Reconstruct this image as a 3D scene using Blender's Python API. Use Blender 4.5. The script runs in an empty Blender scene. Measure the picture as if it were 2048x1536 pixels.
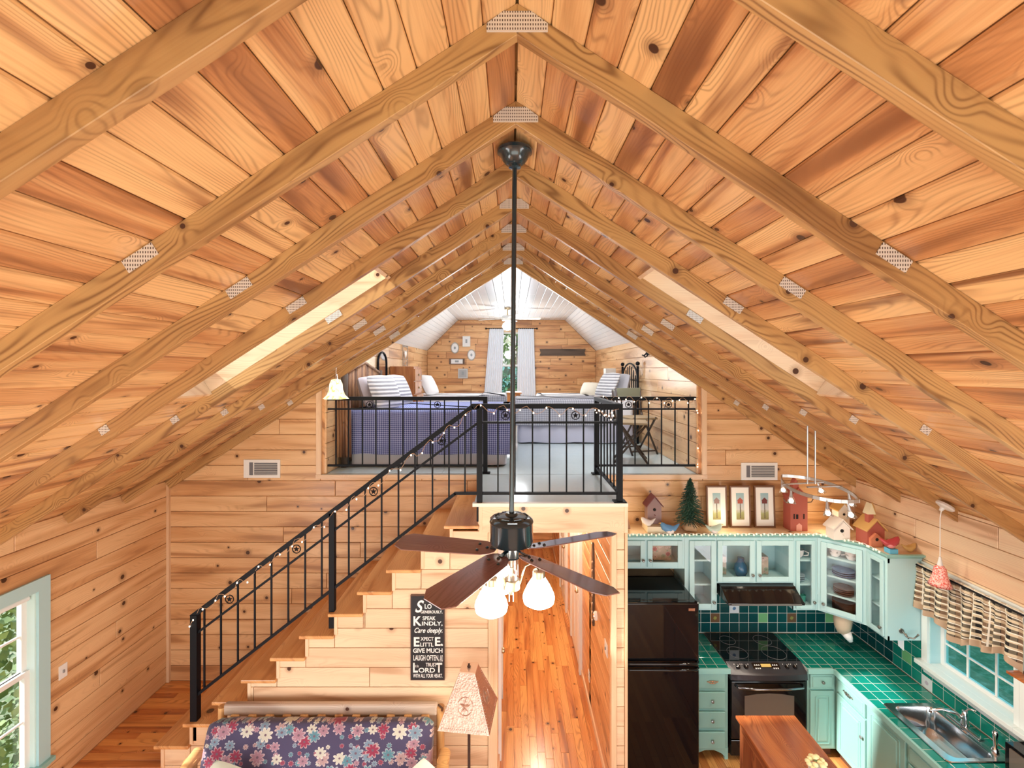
import bpy, math, random
from mathutils import Vector as V, Matrix
S = bpy.context.scene
COL = S.collection
R = random.Random(7)
pi = math.pi
# ---------------------------------------------------------------- camera, world, sun, exposure
CZ, FPX, HX, HY = 3.87, 915.0, 1023.0, 742.0
cd = bpy.data.cameras.new('camera'); cam = bpy.data.objects.new('camera', cd); COL.objects.link(cam)
cam.location = (0, 0, CZ); cam.rotation_euler = (pi/2, 0, 0)
cd.sensor_width = 36; cd.lens = FPX/2048*36; cd.shift_x = 1/2048; cd.shift_y = -26/2048; cd.clip_start = .05
S.camera = cam
S.view_settings.view_transform = 'Standard'; S.view_settings.look = 'None'
S.view_settings.gamma = 1; S.view_settings.use_curve_mapping = False
S.view_settings.exposure = -0.06
S.cycles.max_bounces = 8; S.cycles.diffuse_bounces = 4; S.cycles.glossy_bounces = 3; S.cycles.transmission_bounces = 8
S.cycles.transparent_max_bounces = 12
S.cycles.sample_clamp_indirect = 4; S.cycles.caustics_reflective = False; S.cycles.caustics_refractive = False
w = bpy.data.worlds.new('sky'); S.world = w; w.use_nodes = True
wn = w.node_tree.nodes; wl = w.node_tree.links
bg = wn['Background']
tc = wn.new('ShaderNodeTexCoord'); sx = wn.new('ShaderNodeSeparateXYZ'); cr = wn.new('ShaderNodeValToRGB')
wl.new(tc.outputs['Generated'], sx.inputs[0]); wl.new(sx.outputs[2], cr.inputs[0]); wl.new(cr.outputs[0], bg.inputs[0])
cr.color_ramp.elements[0].position = 0.0; cr.color_ramp.elements[0].color = (.93, .93, .90, 1)
cr.color_ramp.elements[1].position = .6; cr.color_ramp.elements[1].color = (.72, .86, 1, 1)
bg.inputs[1].default_value = 2.0
def light(name, typ, loc, energy, color=(1, 1, 1), rot=(0, 0, 0), **k):
    d = bpy.data.lights.new(name, typ); d.energy = energy; d.color = color
    for a, b in k.items(): setattr(d, a, b)
    o = bpy.data.objects.new(name, d); o.location = loc; o.rotation_euler = rot; COL.objects.link(o); return o
sun = light('sun', 'SUN', (-8, 0, 9), 9.0, (1, .95, .86)); sun.data.angle = .02
sun.rotation_euler = V((.76, .19, -.62)).to_track_quat('-Z', 'Y').to_euler()
# added unseen fill lamps: behind the camera tilted up, and at both side walls
GW = light('rear_fill', 'AREA', (0, -3.1, 1.35), 170, (1, .97, .93), (math.radians(104), 0, 0), shape='RECTANGLE', size=6.4, size_y=2.4)
SL = light('left_fill', 'AREA', (-3.7, .6, 1.1), 95, (.95, .98, 1), (math.radians(90), 0, math.radians(-90)), shape='RECTANGLE', size=2.4, size_y=1.6)
SR = light('right_fill', 'AREA', (3.7, .6, 1.1), 95, (.95, .98, 1), (math.radians(90), 0, math.radians(90)), shape='RECTANGLE', size=2.4, size_y=1.6)
# ---------------------------------------------------------------- helpers
def PX(px, Y): return (px-HX)*Y/FPX
def PZ(py, Y): return CZ-(py-HY)*Y/FPX
ORG = {}
class MB:
    def __init__(s): s.v = []; s.f = []
    def add(s, vs, fs):
        n = len(s.v); s.v += [tuple(a) for a in vs]; s.f += [tuple(i+n for i in f) for f in fs]; return s
    def box(s, x0, x1, y0, y1, z0, z1):
        return s.add([(x0,y0,z0),(x1,y0,z0),(x1,y1,z0),(x0,y1,z0),(x0,y0,z1),(x1,y0,z1),(x1,y1,z1),(x0,y1,z1)],
                     [(0,3,2,1),(4,5,6,7),(0,1,5,4),(1,2,6,5),(2,3,7,6),(3,0,4,7)])
    def bar(s, p, q, w, h, up=(0,0,1)):
        p = V(p); q = V(q); d = (q-p).normalized(); u = V(up)
        a = d.cross(u)
        if a.length < 1e-4: a = d.cross(V((0,1,0)))
        a.normalize(); b = a.cross(d)
        a = a*w/2; b = b*h/2
        return s.add([p-a-b,p+a-b,p+a+b,p-a+b,q-a-b,q+a-b,q+a+b,q-a+b],
                     [(0,1,2,3),(7,6,5,4),(0,4,5,1),(1,5,6,2),(2,6,7,3),(3,7,4,0)])
    def tube(s, pts, r, n=8, cap=True):
        pts = [V(p) for p in pts]; m = len(pts)
        rs = r if isinstance(r, (list, tuple)) else [r]*m
        prev = None; rings = []
        for i, p in enumerate(pts):
            d = (pts[min(i+1,m-1)]-pts[max(i-1,0)]).normalized()
            if prev is None:
                a = d.cross(V((0,0,1)))
                if a.length < .05: a = d.cross(V((1,0,0)))
            else: a = prev-d*prev.dot(d)
            a.normalize(); prev = a; b = d.cross(a)
            rings.append([p+(a*math.cos(2*pi*k/n)+b*math.sin(2*pi*k/n))*rs[i] for k in range(n)])
        vs = [q for g in rings for q in g]
        fs = [(i*n+k, i*n+(k+1)%n, (i+1)*n+(k+1)%n, (i+1)*n+k) for i in range(m-1) for k in range(n)]
        if cap: fs += [tuple(range(n-1,-1,-1)), tuple((m-1)*n+k for k in range(n))]
        return s.add(vs, fs)
    def lathe(s, prof, c=(0,0,0), n=24, M=None, fn=None):
        vs = []; m = len(prof)
        for i, (r, z) in enumerate(prof):
            for k in range(n):
                a = 2*pi*k/n; rr = r*(fn(a, i/(m-1)) if fn else 1)
                p = V((rr*math.cos(a), rr*math.sin(a), z))
                if M: p = M @ p
                vs.append(p+V(c))
        fs = [(i*n+k, i*n+(k+1)%n, (i+1)*n+(k+1)%n, (i+1)*n+k) for i in range(m-1) for k in range(n)]
        return s.add(vs, fs)
    def ball(s, c, r, n=12, m=8, sc=(1,1,1), M=None, e=1.0):
        vs = []; fs = []
        for i in range(m+1):
            t = pi*i/m
            for k in range(n):
                a = 2*pi*k/n
                q = V((math.sin(t)*math.cos(a), math.sin(t)*math.sin(a), math.cos(t)))
                if e != 1: q = V([math.copysign(abs(x)**e, x) for x in q])
                q = V((q.x*sc[0], q.y*sc[1], q.z*sc[2]))*r
                if M: q = M @ q
                vs.append(q+V(c))
        for i in range(m):
            for k in range(n): fs.append((i*n+k, (i+1)*n+k, (i+1)*n+(k+1)%n, i*n+(k+1)%n))
        return s.add(vs, fs)
    def prism(s, poly, fn, t0, t1):
        """poly in 2D, fn(u,v,t)->point"""
        n = len(poly)
        vs = [fn(u, v, t0) for u, v in poly]+[fn(u, v, t1) for u, v in poly]
        return s.add(vs, [tuple(range(n-1,-1,-1)), tuple(range(n, 2*n))]+[(i, (i+1)%n, n+(i+1)%n, n+i) for i in range(n)])
XZ = lambda u, v, t: (u, t, v)
YZ = lambda u, v, t: (t, u, v)
XY = lambda u, v, t: (u, v, t)
def setp(o, label=None, cat=None, group=None, kind=None):
    if label: o['label'] = label
    if cat: o['category'] = cat
    if group: o['group'] = group
    if kind: o['kind'] = kind
    return o
def ob(name, mb, mat, parent=None, label=None, cat=None, group=None, kind=None, smooth=False, bev=0, org=None, seg=2, fix=True):
    vs = mb.v
    if org is None:
        xs = list(zip(*vs)); org = V([(min(a)+max(a))/2 for a in xs])
        if parent is None: org.z = min(xs[2])
    org = V(org)
    me = bpy.data.meshes.new(name)
    me.from_pydata([tuple(V(p)-org) for p in vs], [], mb.f)
    if fix:
        import bmesh
        b = bmesh.new(); b.from_mesh(me); bmesh.ops.recalc_face_normals(b, faces=b.faces); b.to_mesh(me); b.free()
    if mat: me.materials.append(mat)
    if smooth:
        me.shade_smooth()
        if smooth == 'a': me.set_sharp_from_angle(angle=math.radians(35))
    o = bpy.data.objects.new(name, me); COL.objects.link(o); ORG[o] = org
    if parent is not None: o.parent = parent; o.location = org-ORG[parent]
    else: o.location = org
    if bev:
        m = o.modifiers.new('bevel', 'BEVEL'); m.width = bev; m.segments = seg; m.limit_method = 'ANGLE'; m.angle_limit = math.radians(40)
    return setp(o, label, cat, group, kind)
def thing(name, loc, label, cat, group=None, kind=None):
    o = bpy.data.objects.new(name, None); COL.objects.link(o); o.location = loc; o.empty_display_size = .1; ORG[o] = V(loc)
    return setp(o, label, cat, group, kind)
def kids(o): return [c for c in COL.objects if c.parent == o]
def copytree(o, loc=None, rz=None, label=None):
    r = o.copy(); COL.objects.link(r); ORG[r] = V(loc) if loc is not None else ORG[o]
    if loc is not None: r.location = loc
    if rz is not None: r.rotation_euler = (0, 0, rz)
    if label: r['label'] = label
    for ch in kids(o):
        c = ch.copy(); COL.objects.link(c); c.parent = r
        for g in kids(ch):
            d = g.copy(); COL.objects.link(d); d.parent = c
    return r
# ---------------------------------------------------------------- materials
class NT:
    def __init__(s, name):
        s.m = bpy.data.materials.new(name); s.m.use_nodes = True; s.t = s.m.node_tree; s.n = s.t.nodes
        s.b = s.n['Principled BSDF']
    def new(s, typ, **k):
        n = s.n.new(typ)
        for a, b in k.items(): setattr(n, a, b)
        return n
    def lk(s, a, b): s.t.links.new(a, b)
    def put(s, sock, val):
        if hasattr(val, 'is_linked') or hasattr(val, 'links'): s.lk(val, sock)
        else: sock.default_value = val
    def math(s, op, a, b=None, c=None, clamp=False):
        n = s.new('ShaderNodeMath', operation=op, use_clamp=clamp); s.put(n.inputs[0], a)
        if b is not None: s.put(n.inputs[1], b)
        if c is not None: s.put(n.inputs[2], c)
        return n.outputs[0]
    def mix(s, f, a, b, bt='MIX'):
        n = s.new('ShaderNodeMix', data_type='RGBA', blend_type=bt); s.put(n.inputs[0], f)
        s.put(n.inputs[6], a if not isinstance(a, tuple) else (*a, 1)); s.put(n.inputs[7], b if not isinstance(b, tuple) else (*b, 1)); return n.outputs[2]
    def ramp(s, f, stops, interp='LINEAR'):
        n = s.new('ShaderNodeValToRGB'); s.put(n.inputs[0], f); e = n.color_ramp.elements; n.color_ramp.interpolation = interp
        while len(e) < len(stops): e.new(.5)
        for i, (p, c) in enumerate(stops): e[i].position = p; e[i].color = (*c, 1)
        return n.outputs[0]
    def mrange(s, x, a, b, c=0., d=1., smooth=True):
        n = s.new('ShaderNodeMapRange', interpolation_type='SMOOTHSTEP' if smooth else 'LINEAR'); s.put(n.inputs[0], x)
        s.put(n.inputs[1], a); s.put(n.inputs[2], b); n.inputs[3].default_value = c; n.inputs[4].default_value = d; return n.outputs[0]
    def comb(s, x, y, z=0.):
        n = s.new('ShaderNodeCombineXYZ')
        for i, q in enumerate((x, y, z)): s.put(n.inputs[i], q)
        return n.outputs[0]
    def sep(s, vec):
        n = s.new('ShaderNodeSeparateXYZ'); s.lk(vec, n.inputs[0]); return n.outputs
    def noise(s, vec, scale=1., detail=2., rough=.5, dim='3D', dist=0.):
        n = s.new('ShaderNodeTexNoise', noise_dimensions=dim); s.lk(vec, n.inputs['Vector'])
        n.inputs['Scale'].default_value = scale; n.inputs['Detail'].default_value = detail
        n.inputs['Roughness'].default_value = rough; n.inputs['Distortion'].default_value = dist; return n.outputs[0]
    def col(s, c, **k):
        s.put(s.b.inputs['Base Color'], c if not isinstance(c, tuple) else (*c, 1))
        for a, b in k.items():
            s.put(s.b.inputs[{'rough': 'Roughness', 'metal': 'Metallic', 'spec': 'Specular IOR Level', 'coat': 'Coat Weight', 'trans': 'Transmission Weight',
                              'alpha': 'Alpha', 'ior': 'IOR', 'es': 'Emission Strength', 'sheen': 'Sheen Weight'}[a]], b)
        return s
    def bump(s, h, strength=.3, dist=.005):
        n = s.new('ShaderNodeBump'); s.put(n.inputs['Height'], h); n.inputs['Strength'].default_value = strength; n.inputs['Distance'].default_value = dist
        s.lk(n.outputs[0], s.b.inputs['Normal'])
MC = {}
def plain(name, c, **k):
    if name not in MC: MC[name] = NT(name).col(c, **k).m
    return MC[name]
def emit(name, c, e, base=None):
    if name in MC: return MC[name]
    t = NT(name); t.col(base or c, rough=.4); t.b.inputs['Emission Color'].default_value = (*c, 1); t.b.inputs['Emission Strength'].default_value = e
    MC[name] = t.m; return t.m
def glass(name, c=(1, 1, 1), alpha=.12, rough=.02):
    if name in MC: return MC[name]
    t = NT(name); g = t.new('ShaderNodeBsdfGlossy'); g.inputs['Roughness'].default_value = rough
    tr = t.new('ShaderNodeBsdfTransparent'); tr.inputs[0].default_value = (*c, 1)
    fr = t.new('ShaderNodeLayerWeight'); fr.inputs[0].default_value = .5
    mx = t.new('ShaderNodeMixShader'); t.lk(t.math('MULTIPLY_ADD', t.math('POWER', fr.outputs[1], 4.), .7, alpha*.3), mx.inputs[0]); t.lk(tr.outputs[0], mx.inputs[1]); t.lk(g.outputs[0], mx.inputs[2])
    t.lk(mx.outputs[0], t.n['Material Output'].inputs[0]); MC[name] = t.m; return t.m
def wood(name, light_c, mid_c, dark_c, axis='x', knots=.55, rough=.32, kscale=3.0, var=.5, grain=.4, knot_c=(.07, .025, .012), freq=330., coat=.07):
    key = name+axis
    if key in MC: return MC[key]
    t = NT(key)
    tc = t.new('ShaderNodeTexCoord'); x, y, z = t.sep(tc.outputs['Object'])
    oi = t.new('ShaderNodeObjectInfo'); rnd = oi.outputs['Random']
    L, a, b = {'x': (x, y, z), 'y': (y, x, z), 'z': (z, x, y)}[axis]
    W = t.math('ADD', a, b)
    Lo = t.math('MULTIPLY_ADD', rnd, 57.3, L); Wo = t.math('MULTIPLY_ADD', rnd, 23.7, W)
    P = t.comb(Lo, Wo)
    vo = t.new('ShaderNodeTexVoronoi', voronoi_dimensions='2D'); t.lk(P, vo.inputs['Vector']); vo.inputs['Scale'].default_value = kscale
    d = vo.outputs['Distance']; vc = t.sep(vo.outputs['Color'])
    n1 = t.noise(t.comb(t.math('MULTIPLY', Lo, 1.1), t.math('MULTIPLY', Wo, 6.)), 1., 1., .5, '2D')
    bumpk = t.mrange(d, 0., .22, 1., 0.)
    g = t.math('ADD', t.math('MULTIPLY_ADD', n1, .24, Wo), t.math('MULTIPLY', bumpk, .06))
    s1 = t.math('MULTIPLY_ADD', t.math('SINE', t.math('MULTIPLY', g, freq)), .5, .5)
    s1 = t.math('POWER', s1, 3.)
    fine = t.noise(t.comb(t.math('MULTIPLY', Lo, 5.), t.math('MULTIPLY', Wo, 150.)), 1., 1., .5, '2D')
    heart = t.noise(t.comb(t.math('MULTIPLY', Lo, .8), t.math('MULTIPLY', Wo, 9.)), 1., 1.5, .5, '2D', .4)
    f = t.math('ADD', t.math('MULTIPLY', t.math('SUBTRACT', heart, .5), 1.5), t.math('MULTIPLY_ADD', t.math('FRACT', t.math('MULTIPLY', rnd, 31.7)), var, .5-var/2))
    f = t.math('ADD', f, t.math('MULTIPLY', t.math('SUBTRACT', fine, .5), .35))
    c = t.ramp(f, [(.18, light_c), (.5, tuple((p*.55+q*.45) for p, q in zip(light_c, mid_c))), (.82, mid_c), (1., tuple(p*.7+q*.3 for p, q in zip(mid_c, dark_c)))])
    pat = t.noise(t.comb(t.math('MULTIPLY', Lo, 1.7), t.math('MULTIPLY', Wo, 13.)), 1., 1., .5, '2D')
    c = t.mix(t.math('MULTIPLY', t.math('MULTIPLY', s1, grain), t.mrange(pat, .35, .65, .25, 1.)), c, dark_c)
    c = t.mix(t.math('MULTIPLY', t.mrange(t.math('MULTIPLY_ADD', n1, .35, heart), .76, .98), .55*var/.5 if var < .8 else .8), c, dark_c)
    if knots > 0:
        rad = t.math('MULTIPLY_ADD', vc[1], .05, .028)
        km = t.mrange(d, t.math('MULTIPLY', rad, .75), rad, 1., 0.)
        halo = t.math('MULTIPLY', t.mrange(d, rad, t.math('MULTIPLY', rad, 2.6), 1., 0.), .45)
        on = t.math('GREATER_THAN', vc[0], 1-knots)
        c = t.mix(t.math('MULTIPLY', halo, on), c, tuple(p*.75 for p in dark_c))
        c = t.mix(t.math('MULTIPLY', km, on), c, knot_c)
    t.col(c, rough=rough, spec=.5, coat=coat); t.b.inputs['Coat Roughness'].default_value = .12
    MC[key] = t.m; return t.m
def mp(k, a='x'):
    return {
     'ceil': lambda: wood('pine_ceiling', (.84, .55, .265), (.57, .27, .11), (.20, .075, .03), a, .6, .3, 3.1, .75, .42),
     'wall': lambda: wood('pine_wall', (.83, .55, .30), (.66, .36, .165), (.32, .14, .055), a, .5, .34, 3.0, .55, .25),
     'pale': lambda: wood('pine_pale', (.85, .66, .45), (.79, .54, .35), (.42, .22, .11), a, .45, .34, 3.0, .45, .2),
     'loft': lambda: wood('pine_loft', (.82, .47, .22), (.62, .29, .12), (.26, .10, .04), a, .6, .34, 3.2, .65, .35),
     'raft': lambda: wood('rafter_pine', (.56, .34, .14), (.43, .23, .09), (.17, .07, .025), a, .55, .35, 3.0, .45, .75, freq=240.),
     'floor': lambda: wood('floor_pine', (.82, .40, .13), (.60, .22, .065), (.25, .08, .03), a, .45, .24, 3.6, .95, .5, coat=.12),
     'tread': lambda: wood('tread_oak', (.78, .42, .17), (.62, .29, .105), (.34, .13, .05), a, .12, .22, 2., .35, .35, coat=.3),
     'trim': lambda: wood('pine_trim', (.84, .62, .42), (.76, .51, .31), (.45, .22, .10), a, .0, .34, 3.0, .2, .2),
     'dark': lambda: wood('walnut', (.42, .15, .055), (.26, .075, .03), (.09, .03, .015), a, .2, .25, 3.0, .3, .5),
     'isl': lambda: wood('cherry_top', (.52, .17, .05), (.32, .08, .025), (.10, .025, .012), a, .25, .22, 3.0, .3, .5, coat=.4),
     'blade': lambda: wood('blade_walnut', (.28, .14, .12), (.20, .09, .08), (.09, .035, .03), a, 0, .24, 3.0, .2, .5, coat=1.),
     'bark': lambda: wood('grey_bark', (.16, .11, .08), (.09, .06, .045), (.03, .02, .015), a, .2, .7, 3.0, .5, .6, coat=0),
     'twig': lambda: wood('twig_wood', (.42, .22, .11), (.2, .09, .045), (.08, .035, .02), a, .3, .5, 6.0, .8, .4, coat=0),
    }[k]()
BLACK = plain('black_iron', (.004, .005, .008), rough=.5, spec=.18)
MINT = plain('mint_paint', (.30, .57, .54), rough=.38)
MINTW = plain('pale_lit_mint', (.47, .71, .75), rough=.36)  # stronger light on the upper cabinets put into the mint; also used on window trim
WHITE = plain('white_paint', (.86, .87, .86), rough=.4)
STEEL = plain('brushed_steel', (.72, .73, .75), rough=.22, metal=1)
CHROME = plain('chrome', (.8, .8, .82), rough=.08, metal=1)
BRASS = plain('aged_brass', (.55, .45, .30), rough=.3, metal=1)
PEWTER = plain('dark_pewter', (.25, .24, .22), rough=.35, metal=.9)
GLOSSB = plain('gloss_black', (.006, .006, .007), rough=.06)
DARKGAP = plain('joint_shadow_wood', (.10, .045, .02), rough=.9)
GLASS = glass('clear_glass')
# ---------------------------------------------------------------- planks
def clip(poly, a, b, c):
    """keep a*u+b*v<=c"""
    out = []
    for i in range(len(poly)):
        p, q = poly[i], poly[(i+1) % len(poly)]; dp = a*p[0]+b*p[1]-c; dq = a*q[0]+b*q[1]-c
        if dp <= 0: out.append(p)
        if (dp < 0 < dq) or (dq < 0 < dp):
            t = dp/(dp-dq); out.append((p[0]+(q[0]-p[0])*t, p[1]+(q[1]-p[1])*t))
    return out
def area(p): return abs(sum(p[i][0]*p[(i+1) % len(p)][1]-p[(i+1) % len(p)][0]*p[i][1] for i in range(len(p))))/2 if len(p) > 2 else 0
def inset(poly, d):
    n = len(poly); c = (sum(p[0] for p in poly)/n, sum(p[1] for p in poly)/n); out = list(poly)
    for i in range(n):
        p, q = poly[i], poly[(i+1) % n]; ex, ey = q[0]-p[0], q[1]-p[1]; l = math.hypot(ex, ey)
        if l < 1e-5: continue
        nx, ny = ey/l, -ex/l
        if nx*(c[0]-p[0])+ny*(c[1]-p[1]) > 0: nx, ny = -nx, -ny
        out = clip(out, nx, ny, nx*p[0]+ny*p[1]-d)
        if len(out) < 3: return []
    res = []
    for p in out:
        if not res or math.hypot(p[0]-res[-1][0], p[1]-res[-1][1]) > 1e-4: res.append(p)
    return res
PM = {}
def plank(poly, O, U, W, N, t, mat, parent, name='plank', gap=.0025, ch=.003):
    """a board: outline poly (u,v) on the plane O,U,W, thickness t along N; its face is chamfered"""
    poly = inset(poly, gap)
    if len(poly) < 3 or area(poly) < 2e-4: return None
    us = [p[0] for p in poly]; vs = [p[1] for p in poly]; uc = (min(us)+max(us))/2; vc = (min(vs)+max(vs))/2
    key = (tuple((round(p[0]-uc, 4), round(p[1]-vc, 4)) for p in poly), t, mat.name, ch)
    me = PM.get(key)
    if me is None:
        n = len(poly); cu = sum(us)/n; cv = sum(vs)/n
        def shr(p):
            du, dv = p[0]-cu, p[1]-cv
            return (p[0]-math.copysign(min(ch, abs(du)*.3), du), p[1]-math.copysign(min(ch, abs(dv)*.3), dv))
        mb = MB(); q = [shr(p) for p in poly]
        vv = [(p[0]-uc, p[1]-vc, 0) for p in poly]+[(p[0]-uc, p[1]-vc, t-ch) for p in poly]+[(p[0]-uc, p[1]-vc, t) for p in q]
        ar = sum(poly[i][0]*poly[(i+1) % n][1]-poly[(i+1) % n][0]*poly[i][1] for i in range(n))
        fs = []
        for l in (0, n):
            fs += [(l+i, l+(i+1) % n, l+n+(i+1) % n, l+n+i) for i in range(n)]
        fs.append(tuple(range(2*n, 3*n)))
        if ar < 0: fs = [f[::-1] for f in fs]
        me = bpy.data.meshes.new(name); me.from_pydata(vv, [], fs); me.materials.append(mat); PM[key] = me
    o = bpy.data.objects.new(name, me); COL.objects.link(o)
    U, W, N = V(U), V(W), V(N)
    M = Matrix((U, W, N)).transposed().to_4x4(); M.translation = V(O)+U*uc+W*vc
    if parent is not None:
        o.parent = parent; M.translation = M.translation-ORG[parent]
    o.matrix_local = M
    return o
def rsub(r, h):
    x0, x1, y0, y1 = r; a0, a1, b0, b1 = h
    if a0 >= x1 or a1 <= x0 or b0 >= y1 or b1 <= y0: return [r]
    out = []
    if a0 > x0: out.append((x0, a0, y0, y1))
    if a1 < x1: out.append((a1, x1, y0, y1))
    m0, m1 = max(x0, a0), min(x1, a1)
    if b0 > y0: out.append((m0, m1, y0, b0))
    if b1 < y1: out.append((m0, m1, b1, y1))
    return out
def rsubs(r, holes):
    rs = [r]
    for h in holes: rs = [q for p in rs for q in rsub(p, h)]
    return [q for q in rs if q[1]-q[0] > .012 and q[3]-q[2] > .012]
def rect(r): return [(r[0], r[2]), (r[1], r[2]), (r[1], r[3]), (r[0], r[3])]
def boards(parent, O, U, W, N, u0, u1, v0, v1, pitch, seg, mat, holes=(), clips=(), t=.016, ju=0, name='plank', joints=None, gap=.0025, ch=.003, rows0=None):
    v = v0; i = 0
    while v < v1-1e-3:
        ve = min(v+pitch, v1)
        cuts = [u0]
        if joints is None:
            c = u0+R.uniform(.25, 1.)*seg
            while c < u1-.3: cuts.append(c); c += R.uniform(.7, 1.4)*seg
        else:
            for j in joints:
                if u0+.2 < j < u1-.2 and R.random() < seg: cuts.append(j)
        cuts.append(u1)
        for a, b in zip(cuts[:-1], cuts[1:]):
            for r in rsubs((a, b, v, ve), holes):
                p = rect(r)
                for cl in clips: p = clip(p, *cl)
                if len(p) >= 3: plank(p, O, U, W, N, t, mat, parent, name, gap, ch)
        v = ve; i += 1
def backing(mb, fn, r, holes, t0, t1, clips=()):
    for q in rsubs(r, holes):
        p = rect(q)
        for cl in clips: p = clip(p, *cl)
        if len(p) >= 3: mb.prism(p, fn, t0, t1)
    return mb
# ================================================================ SETTING
XL, XW, YB, YS, ZF, XC = -3.88, 3.86, 5.17, 4.06, 2.70, .02
th = math.atan(.65); c_, s_ = math.cos(th), math.sin(th)
X1, Y1, Z1 = (1,0,0), (0,1,0), (0,0,1)
RC = [(.65, 1, 5.17+.65*XC), (-.65, 1, 5.17-.65*XC)]       # under the roof
def struct(name, mb, mat, **k): return ob(name, mb, mat, kind='structure', org=(0,0,0), **k)
# ground outside
def litter():
    t = NT('leaf_litter'); tc = t.new('ShaderNodeTexCoord')
    n = t.noise(tc.outputs['Object'], 9., 3., .7); m = t.noise(tc.outputs['Object'], 1.2, 2., .6)
    t.col(t.mix(m, t.ramp(n, [(.3, (.05, .09, .05)), (.5, (.18, .22, .14)), (.62, (.45, .42, .33)), (.75, (.7, .68, .6))]), (.12, .2, .1), 'MIX'), rough=.9); return t.m
gb = MB(); gb.box(-40, 40, -30, 45, -1.2, -1.1); g = struct('ground', gb, litter())
# floor
def floor_tex():
    t = NT('floor_backing'); tc = t.new('ShaderNodeTexCoord'); x, y, z = t.sep(tc.outputs['Object'])
    br = t.new('ShaderNodeTexBrick'); t.lk(t.comb(y, x), br.inputs['Vector']); br.inputs['Scale'].default_value = 1; br.inputs['Brick Width'].default_value = .9
    br.inputs['Row Height'].default_value = .078; br.inputs['Mortar Size'].default_value = .0015; br.inputs['Color1'].default_value = (.72, .36, .13, 1); br.inputs['Color2'].default_value = (.5, .2, .07, 1)
    br.inputs['Mortar'].default_value = (.12, .05, .02, 1)
    t.col(br.outputs[0], rough=.2); return t.m
fl = struct('floor', MB().box(XL-.1, XW+.1, -3.2, 10.2, -.12, -.014), floor_tex())
FM = mp('floor')
def floorboards(parent, x0, x1, y0, y1, pitch, seg, z, along='y'):
    if along == 'y': boards(parent, (0,0,z-.014), Y1, (-1,0,0), Z1, y0, y1, -x1, -x0, pitch, seg, FM, t=.014, gap=.0006, ch=.0012)
    else: boards(parent, (0,0,z-.014), X1, Y1, Z1, x0, x1, y0, y1, pitch, seg, FM, t=.014, gap=.0006, ch=.0012)
floorboards(fl, -.13, .9, 4.1, 10, .0795, 1.15, 0)
floorboards(fl, 1.7, 3.3, 3.55, 5.1, .08, .8, 0)
# roof
WC = mp('ceil')
for_roof = MB()
HS = (1.1224, 2.6657)          # skylight hole down the slope
for sg in (-1, 1):
    fn = lambda u, v, t, sg=sg: (XC+sg*(v*c_+(t+.02)*s_), u, 5.17-v*s_+(t+.02)*c_)
    backing(for_roof, fn, (-3.2, 5.26, -.02, 4.9), [(2.80, 3.39, HS[0]-.03, HS[1]+.03)], 0, .06)
ceil = struct('ceiling', for_roof, mp('raft', 'y'))
RY = [.445+.585*k for k in range(9)]
for sg in (-1, 1):
    U = (0, sg, 0); W = (sg*c_, 0, -s_); N = (-sg*s_, 0, -c_); O = V((XC, 0, 5.17))-V(N)*.018
    a, b = (-1.0, 5.165) if sg > 0 else (-5.165, 1.0)
    js = [(y+.019)*sg for y in RY]; js.sort()
    hole = (2.802, 3.389) if sg > 0 else (-3.389, -2.802)
    for i in range(33):
        y_min = .0 if i < 22 else .6+(i-22)*.16
        aa, bb = (y_min, b) if sg > 0 else (a, -y_min)
        if sg > 0: aa = y_min
        else: aa, bb = -5.165, -y_min
        v0 = i*.1403
        hs = [(hole[0], hole[1], HS[0], HS[1])] if HS[0]-.01 < v0 < HS[1]-.01 else []
        forced = []
        boards(ceil, O, U, W, N, aa, bb, v0, v0+.1403, .1403, .30, WC, holes=hs, t=.018, joints=js, gap=.0018, ch=.006)
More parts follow.
